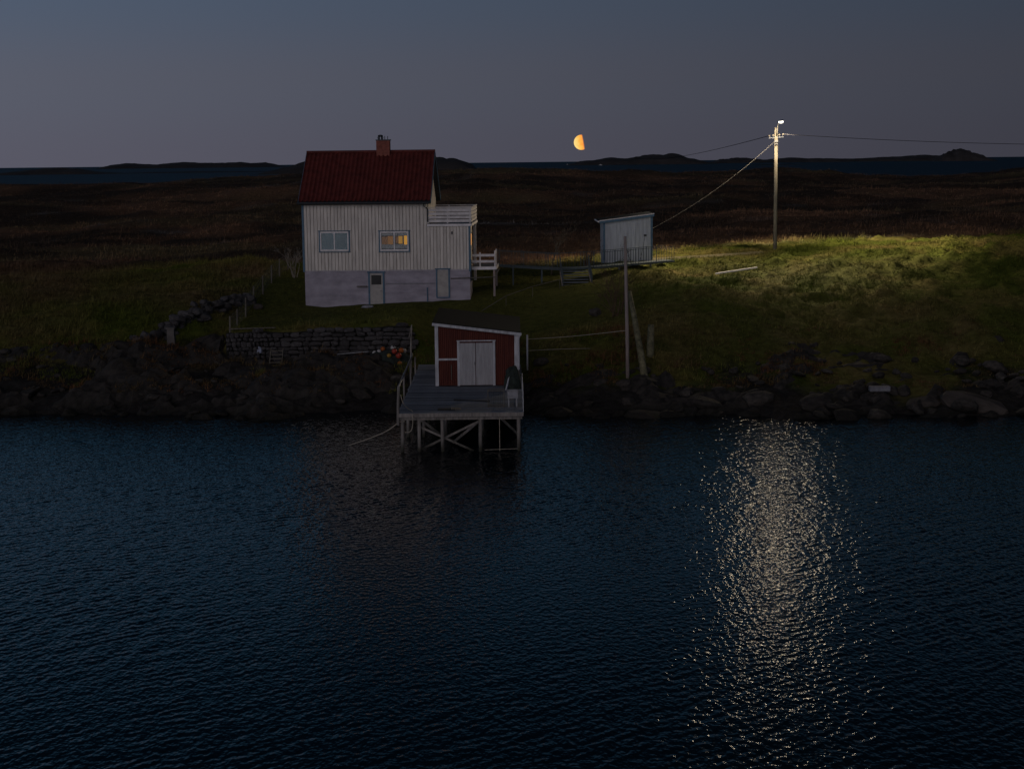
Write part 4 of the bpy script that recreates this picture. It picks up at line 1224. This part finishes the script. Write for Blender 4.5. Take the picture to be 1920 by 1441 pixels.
pole('pole', [(5.86, 83.0, 1.0), (5.84, 83.0, 3.5), (5.79, 83.0, 6.0), (5.74, 83.0, 8.46)], [0.10, 0.095, 0.085, 0.075], M['thin_pole'], 'tall thin bare pole standing on the right shore', 'pole')
pole('log', [(6.72, 82.9, 1.25), (6.6, 83.6, 2.3), (6.35, 85.0, 4.2), (6.16, 86.0, 5.45)], [0.20, 0.18, 0.14, 0.11], M['mossy_wood'], 'mossy log leaning beside the tall thin pole', 'log')
pole('post', [(7.22, 85.6, 1.3), (7.24, 85.7, 2.6), (7.28, 85.8, 3.75)], [0.21, 0.20, 0.16], M['mossy_wood'], 'thick short mossy post right of the leaning log', 'post')
pole('marker_post', [(0.82, 86.0, 1.4), (0.82, 86.0, 3.25)], [0.05, 0.05], M['white_trim'], 'slim white post just right of the boathouse', 'post')
rope('fence_rope', [(0.82, 86.0, 3.02), (3.2, 86.0, 3.15), (5.82, 83.1, 3.72)], 0.02, M['rope'], 'upper rope strung from the white post to the thin pole')
rope('fence_rope', [(0.82, 86.0, 2.42), (2.6, 86.3, 2.45), (4.2, 87.4, gh(4.2, 87.4) + 0.03)], 0.018, M['rope'], 'lower slack rope hanging right of the white post')

# ------------------------------------------------------------------ lamp pole and lines
LX, LY = 18.36, 115.0
LZ = 6.3
lamp = thing('street_lamp', (LX, LY, LZ), 'wooden utility pole with lit street lamp on the grassy crest', 'lamp pole')
MB().tube([(0, 0, -0.5), (0.01, 0, 4), (0.0, 0, 8.05)], [0.135, 0.122, 0.108], 12).build('pole', M['pole_wood'], lamp, True)
MB().beam((-0.50, -0.02, 7.325), (0.50, -0.02, 7.415), 0.05, 0.05).build('cross_arm', M['dark_metal'], lamp)
for x, z in ((-0.48, 7.33), (-0.2, 7.36), (0.22, 7.40), (0.48, 7.43)):
    i_ = MB().tube([(x, -0.02, z + 0.03), (x, -0.02, z + 0.12)], 0.02, 6).build('insulator', M['dark_metal'], lamp)
    MB().tube([(x, -0.02, z + 0.10), (x, -0.02, z + 0.14), (x, -0.02, z + 0.19), (x, -0.02, z + 0.22)], [0.04, 0.07, 0.065, 0.03], 10).build('porcelain', M['porcelain'], i_)
MB().tube([(0, 0, 7.06), (0, 0, 7.18)], 0.15, 12).build('band', M['grey_metal'], lamp)
MB().tube([(0, 0, 6.9), (0, 0, 6.96)], 0.15, 12).build('band', M['grey_metal'], lamp)
MB().tube([(0.04, -0.14, 7.55), (0.05, -0.16, 8.0), (0.10, -0.22, 8.30), (0.18, -0.45, 8.42)], 0.042, 8).build('bracket', M['porcelain'], lamp, True)
hd = MB().add([(0.04, -0.40, 8.42), (0.36, -0.40, 8.46), (0.38, -0.95, 8.49), (0.06, -0.95, 8.45), (0.08, -0.42, 8.50), (0.32, -0.42, 8.56), (0.32, -0.85, 8.57), (0.10, -0.85, 8.53)],
              [(3, 2, 1, 0), (4, 5, 6, 7), (0, 1, 5, 4), (1, 2, 6, 5), (2, 3, 7, 6), (3, 0, 4, 7)]).build('lamp_head', M['grey_metal'], lamp)
MB().ball((0.21, -0.70, 8.42), 0.20, 8, 14, sx=0.85, sy=1.4, sz=0.5).build('lens', M['lens'], hd, True)
ld = bpy.data.lights.new('lamp_light', 'SPOT')
ld.energy = 27000
ld.color = (1.0, 0.80, 0.54)
ld.spot_size = R(170); ld.spot_blend = 0.35
ld.shadow_soft_size = 0.14
ld.use_nodes = True                      # street luminaire optics: thrown wide, little straight down
ln = ld.node_tree
le = ln.nodes['Emission']
lg = ln.nodes.new('ShaderNodeNewGeometry')
ls = ln.nodes.new('ShaderNodeSeparateXYZ'); ln.links.new(lg.outputs['Incoming'], ls.inputs[0])
la = ln.nodes.new('ShaderNodeMath'); la.operation = 'ABSOLUTE'; ln.links.new(ls.outputs['Z'], la.inputs[0])
lr_ = ln.nodes.new('ShaderNodeValToRGB')
lr_.color_ramp.interpolation = 'LINEAR'
le_ = lr_.color_ramp.elements
le_[0].position, le_[0].color = 0.0, (0, 0, 0, 1)
le_[1].position, le_[1].color = 1.0, (0.035, 0.035, 0.035, 1)
for p_, v_ in ((0.08, 0.50), (0.24, 0.50), (0.30, 0.30), (0.37, 0.14), (0.43, 0.17), (0.475, 0.34), (0.53, 0.80), (0.59, 1.0), (0.70, 0.55), (0.92, 0.07)):
    q_ = le_.new(p_); q_.color = (v_, v_, v_, 1)
ln.links.new(la.outputs[0], lr_.inputs[0]); ln.links.new(lr_.outputs[0], le.inputs['Strength'])
lo = bpy.data.objects.new('lamp_light', ld)
lo.location = (0.21, -0.72, 8.28)
lo.rotation_euler = (R(-8), 0, 0)
link(lo, lamp)


def wire(name, p, q, sag, r, m_, label):
    p, q = Vector(p), Vector(q)
    pts = []
    for i in range(41):
        t = i / 40
        c_ = p.lerp(q, t); c_.z -= sag * 4 * t * (1 - t)
        pts.append(c_ - p)
    o = MB().tube(pts, r, 5).build(name, m_)
    o.location = p
    return tag(o, label, 'cable')


wire('power_line', (LX - 0.48, LY, LZ + 7.5), (30, 400, 13.0), 0.9, 0.022, M['wire'], 'dark overhead power line running left from the lamp pole')
wire('power_line', (LX + 0.48, LY, LZ + 7.6), (60, 123, 13.2), 0.55, 0.018, M['wire'], 'dark overhead power line running right from the lamp pole')
wire('service_cable', (LX - 0.1, LY, LZ + 7.1), (6.2 + SW + 0.03, 110.1, 7.75), 0.42, 0.010, M['wire_pale'], 'pale service cable slanting from the lamp pole down to the shed')
wire('house_cable', (6.2 + SW - 0.47, 109.92, 7.32), (5.76, 83.0, 8.1), 1.6, 0.012, M['wire'], 'thin dark cable from the shed wall to the thin pole')

# ------------------------------------------------------------------ bare trees
def bare_tree(name, loc, hgt, seed, m_, label, trunks=1, spread=0.5, depth=4, r0=0.07, lean=0.0):
    rr = random.Random(seed)
    t_ = thing(name, loc, label, 'tree')
    tr, tw = MB(), MB()

    def grow(p, d, L, r_, lev):
        pts, rs = [p], [r_]
        c_ = p
        dd = d.copy()
        n_ = 4
        for i in range(n_):
            dd = (dd + Vector((rr.gauss(0, .13), rr.gauss(0, .13), rr.gauss(0.03, .08)))).normalized()
            c_ = c_ + dd * L / n_
            pts.append(c_); rs.append(max(0.005, r_ * (1 - 0.65 * (i + 1) / n_)))
        (tr if lev == 0 else tw).tube(pts, rs, 6 if lev < 2 else 4)
        if lev >= depth: return
        for k in range(rr.randint(3, 5) if lev < 2 else rr.randint(2, 4)):
            i = rr.randint(1, n_)
            nd = (dd + Vector((rr.gauss(0, spread), rr.gauss(0, spread), rr.gauss(0.1, spread * .6)))).normalized()
            grow(pts[i], nd, L * rr.uniform(0.4, 0.65), rs[i] * 0.7, lev + 1)
    for k in range(trunks):
        d = Vector((rr.gauss(lean, 0.25 if trunks > 1 else 0.05), rr.gauss(0, 0.2 if trunks > 1 else .05), 1)).normalized()
        grow(Vector((rr.gauss(0, .12) if trunks > 1 else 0, rr.gauss(0, .12) if trunks > 1 else 0, -0.1)), d, hgt * 0.55 * rr.uniform(.8, 1.1), r0, 0)
    tr.build('trunk', m_, t_, True)
    tw.build('crown', m_, t_, True)
    return t_


bare_tree('bare_tree', (2.65, 107.5, gh(2.65, 107.5)), 4.6, 4, M['bark'], 'slender bare tree behind the footbridge', 1, 0.75, 4, 0.06)
bare_tree('bare_shrub', (-14.0, 107.0, gh(-14.0, 107.0)), 2.6, 8, M['bark_pale'], 'pale leafless shrub beside the left wall of the house', 4, 0.45, 3, 0.04, -0.1)
bare_tree('bare_shrub', (5.9, 92.5, gh(5.9, 92.5)), 3.4, 15, M['bark_brown'], 'tangled brown shrub behind the tall thin pole', 9, 0.4, 3, 0.03)
bare_tree('bare_shrub', (5.0, 108.5, gh(5.0, 108.5)), 2.6, 21, M['bark_brown'], 'dark dense shrub against the left side of the shed', 8, 0.4, 3, 0.035)

# ------------------------------------------------------------------ distant boats
for (x, y, L, lab) in ((268, 4900, 12, 'tiny white boat in front of the island right of the moon'), (205, 5900, 9, 'tiny white boat on the sea just left of the moon')):
    t_ = thing('boat', (x, y, 0), lab, 'boat')
    MB().add([(-L / 2, -1.6, 0.9), (L / 2 - 2, -1.6, 1.0), (L / 2, 0, 1.6), (L / 2 - 2, 1.6, 1.0), (-L / 2, 1.6, 0.9), (-L / 2, -1.2, -0.5), (L / 2 - 3, -1.2, -0.5), (L / 2 - 2, 0, -0.5), (L / 2 - 3, 1.2, -0.5), (-L / 2, 1.2, -0.5)],
             [(0, 1, 2, 3, 4), (5, 6, 1, 0), (6, 7, 2, 1), (7, 8, 3, 2), (8, 9, 4, 3), (9, 5, 0, 4), (9, 8, 7, 6, 5)]).build('hull', M['buoy_white'], t_)
    MB().box(-L / 4, L / 6, -1.0, 1.0, 0.95, 3.0).build('cabin', M['buoy_white'], t_)

# ------------------------------------------------------------------ the partly eclipsed moon
md = Vector((2585.0, 60000.0, 687.0))
moon_r = 268.0
m, n, b = new_mat('moon')
n.nodes.remove(b)
mo = n.nodes['Material Output']
tc = n.nodes.new('ShaderNodeTexCoord')
dt = n.nodes.new('ShaderNodeVectorMath'); dt.operation = 'DOT_PRODUCT'
sa = R(-79)                                              # the earth's shadow covers the right part
dt.inputs[1].default_value = (math.cos(R(10)), 0.0, math.sin(R(10)))
n.links.new(tc.outputs['Object'], dt.inputs[0])
edge_ = n.nodes.new('ShaderNodeMapRange'); edge_.interpolation_type = 'SMOOTHSTEP'
edge_.inputs['From Min'].default_value = moon_r * 0.10; edge_.inputs['From Max'].default_value = moon_r * 0.34
edge_.inputs['To Min'].default_value = 1; edge_.inputs['To Max'].default_value = 0
n.links.new(dt.outputs['Value'], edge_.inputs['Value'])
rp = n.nodes.new('ShaderNodeValToRGB')
rp.color_ramp.elements[0].position = 0.0; rp.color_ramp.elements[0].color = (1.0, 0.24, 0.035, 1)
rp.color_ramp.elements[1].position = 1.0; rp.color_ramp.elements[1].color = (1.0, 0.74, 0.26, 1)
e = rp.color_ramp.elements.new(0.45); e.color = (1.0, 0.50, 0.085, 1)
grad = n.nodes.new('ShaderNodeMapRange')
grad.inputs['From Min'].default_value = moon_r * 0.40; grad.inputs['From Max'].default_value = -moon_r
n.links.new(dt.outputs['Value'], grad.inputs['Value'])
nz = n.nodes.new('ShaderNodeTexNoise'); nz.inputs['Scale'].default_value = 0.007; nz.inputs['Detail'].default_value = 4
n.links.new(tc.outputs['Object'], nz.inputs['Vector'])
ad = n.nodes.new('ShaderNodeMath'); ad.operation = 'MULTIPLY_ADD'; ad.inputs[1].default_value = 0.7; ad.inputs[2].default_value = -0.35
n.links.new(nz.outputs['Fac'], ad.inputs[0])
ad2 = n.nodes.new('ShaderNodeMath'); ad2.operation = 'ADD'
n.links.new(grad.outputs[0], ad2.inputs[0]); n.links.new(ad.outputs[0], ad2.inputs[1])
n.links.new(ad2.outputs[0], rp.inputs[0])
em = n.nodes.new('ShaderNodeEmission'); em.inputs['Strength'].default_value = 1.05
n.links.new(rp.outputs[0], em.inputs['Color'])
trn = n.nodes.new('ShaderNodeBsdfTransparent')
mixs = n.nodes.new('ShaderNodeMixShader')
n.links.new(edge_.outputs[0], mixs.inputs[0]); n.links.new(trn.outputs[0], mixs.inputs[1]); n.links.new(em.outputs[0], mixs.inputs[2])
n.links.new(mixs.outputs[0], mo.inputs['Surface'])
moon = MB().ball((0, 0, 0), moon_r, 32, 48).build('moon', m, None, True)
moon.location = md
tag(moon, 'orange half shadowed moon low above the sea horizon', 'moon')


# ------------------------------------------------------------------ grass, heather
def tufts(name, n_, xr, yr, hgt, spread, wid, keep, colfn, label, cat, blades=7, seed=1, far=False, hf=None):
    g = np.random.default_rng(seed)
    if far:
        y = yr[0] * (yr[1] / yr[0]) ** g.random(n_ * 3)
        u = g.uniform(xr[0], xr[1], n_ * 3); x = u * y
    else:
        x = g.uniform(*xr, n_ * 3); y = g.uniform(*yr, n_ * 3)
    z = (hf or ground_h)(x, y)
    k = keep(x, y, z, g)
    x, y, z = x[k][:n_], y[k][:n_], z[k][:n_]
    N = len(x)
    sc = np.minimum((y / 100.0) ** 0.75, 1.5) if far else np.ones(N)
    size = hgt * np.where((x > 8) & (y < 119), 0.62, 1.0) * (0.55 + 0.9 * g.random(N) ** 1.5) * sc * (1 + 1.3 * np.clip(fbm(x, y, 2.2, 3, seed + 5), -0.4, 0.6))
    bx = np.repeat(x, blades) + g.normal(0, spread * 0.35, N * blades) * np.repeat(sc, blades)
    by = np.repeat(y, blades) + g.normal(0, spread * 0.35, N * blades) * np.repeat(sc, blades)
    bz = np.repeat(z, blades) - 0.02
    L = np.repeat(size, blades) * g.uniform(0.6, 1.15, N * blades)
    a = g.uniform(0, 2 * np.pi, N * blades)
    lean = np.abs(g.normal(0.85, 0.35, N * blades))
    tipx = bx + L * np.sin(lean) * np.cos(a) + 0.10 * L; tipy = by + L * np.sin(lean) * np.sin(a); tipz = bz + L * np.cos(lean)
    wa = a + np.pi / 2
    w_ = wid * np.repeat(sc, blades) * g.uniform(0.7, 1.3, N * blades)
    p0 = np.stack([bx - w_ * np.cos(wa), by - w_ * np.sin(wa), bz], -1)
    p1 = np.stack([bx + w_ * np.cos(wa), by + w_ * np.sin(wa), bz], -1)
    p2 = np.stack([tipx, tipy, tipz], -1)
    co = np.stack([p0, p1, p2], 1).reshape(-1, 3).astype(np.float32)
    T = N * blades
    me = bpy.data.meshes.new(name)
    me.vertices.add(len(co)); me.vertices.foreach_set('co', co.ravel())
    me.loops.add(3 * T); me.loops.foreach_set('vertex_index', np.arange(3 * T, dtype=np.int32))
    me.polygons.add(T); me.polygons.foreach_set('loop_start', np.arange(0, 3 * T, 3, dtype=np.int32))
    me.update(calc_edges=True)
    c_ = colfn(x, y, z, g)
    c_ = np.repeat(c_, blades * 3, axis=0) * np.repeat(g.uniform(0.7, 1.35, (T, 1)), 3, axis=0)
    at_ = me.attributes.new('tint', 'FLOAT_COLOR', 'POINT')
    c4 = np.ones((len(co), 4), np.float32); c4[:, :3] = c_
    at_.data.foreach_set('color', c4.ravel())
    me.materials.append(M['blade'])
    o = link(bpy.data.objects.new(name, me))
    return tag(o, label, cat, None, 'stuff')


m, n, b = new_mat('blade')
at = n.nodes.new('ShaderNodeAttribute'); at.attribute_name = 'tint'
n.links.new(at.outputs['Color'], b.inputs['Base Color'])
b.inputs['Roughness'].default_value = 0.9; b.inputs['Specular IOR Level'].default_value = 0.1
M['blade'] = m


def clear_of_house(x, y):
    h_ = ~((x > -12.9) & (x < -2.0) & (y > 99.4) & (y < 107.6))
    s_ = ~((x > 5.9) & (x < 9.7) & (y > 109.6) & (y < 114))
    j_ = ~((x > -5.5) & (x < 0.9) & (y < 87))
    t_ = ~((x > 9) & (x < 17) & (np.abs(y - track_y(x)) < 0.75 * fbm(x, y, 3, 2, 77) + 0.6))
    return h_ & s_ & j_ & t_


def keep_grass(x, y, z, g):
    lawn = sstep(-16.5, -14.5, x) * (1 - sstep(6, 9, x)) * sstep(90, 92, y) * (1 - sstep(108, 112, y))
    return clear_of_house(x, y) & (z > 0.7 + 1.2 * (1 - sstep(-7, -4.5, x)) + 0.6 * sstep(0.5, 2, x) + 2.2 * fbm(x, y, 3.2, 3, 9)) & (lawn < 0.5)


def keep_lawn(x, y, z, g):
    lawn = sstep(-16.5, -14.5, x) * (1 - sstep(6, 9, x)) * sstep(90, 92, y) * (1 - sstep(108, 112, y))
    return clear_of_house(x, y) & (lawn > 0.3)


def col_ground(gain):
    def fn(x, y, z, g):
        return ground_col(x, y, z + 3) * gain * g.uniform(0.75, 1.3, (len(x), 1))
    return fn


tufts('field_grass', 46000, (-36, 36), (83, 118), 0.30, 0.22, 0.016, keep_grass, col_ground(1.25), 'rough tussocky grass on the slopes and field', 'grass', 7, 3)
tufts('lawn_grass', 14000, (-16, 9), (90, 112), 0.11, 0.16, 0.014, keep_lawn, col_ground(1.1), 'short mown lawn grass around the house', 'grass', 6, 4)
tufts('heather', 42000, (-0.36, 0.36), (113, 430), 0.27, 0.4, 0.022, lambda x, y, z, g: clear_of_house(x, y) & (y > np.where(x > 5, 122, 116)), col_ground(1.15), 'dark brown heather and heath grass behind the house', 'heather', 7, 5, True)


def shore_top(x, y):
    xi = np.clip((x - sx_[0]) / 0.27, 0, len(sx_) - 1.001); yi = np.clip((y - sy_[0]) / 0.27, 0, len(sy_) - 1.001)
    i, j = xi.astype(int), yi.astype(int); fx, fy = xi - i, yi - j
    z = (Zr[i, j] * (1 - fx) + Zr[i + 1, j] * fx) * (1 - fy) + (Zr[i, j + 1] * (1 - fx) + Zr[i + 1, j + 1] * fx) * fy
    return np.maximum(z, ground_h(x, y))


def shore_cols(x, y, z, g):
    c_ = np.ones((len(x), 3)) * np.array([0.135, 0.095, 0.045])
    return mixc(c_, (0.16, 0.075, 0.035), np.clip(0.4 + 1.6 * fbm(x, y, 2.5, 3, 402), 0, 1)) * g.uniform(0.6, 1.2, (len(x), 1))


tufts('shore_grass', 5200, (-33, 31), (79, 91), 0.34, 0.25, 0.016,
      lambda x, y, z, g: (z > 0.85) & (z < 3.2) & (fbm(x, y, 1.6, 3, 401) > 0.06) & ~((x > -5.5) & (x < 0.9) & (y < 87)) & ~((x > -15.8) & (x < -5.2) & (y > 89.3)),
      shore_cols, 'rusty dry grass growing between the shore rocks', 'grass', 8, 6, False, shore_top)
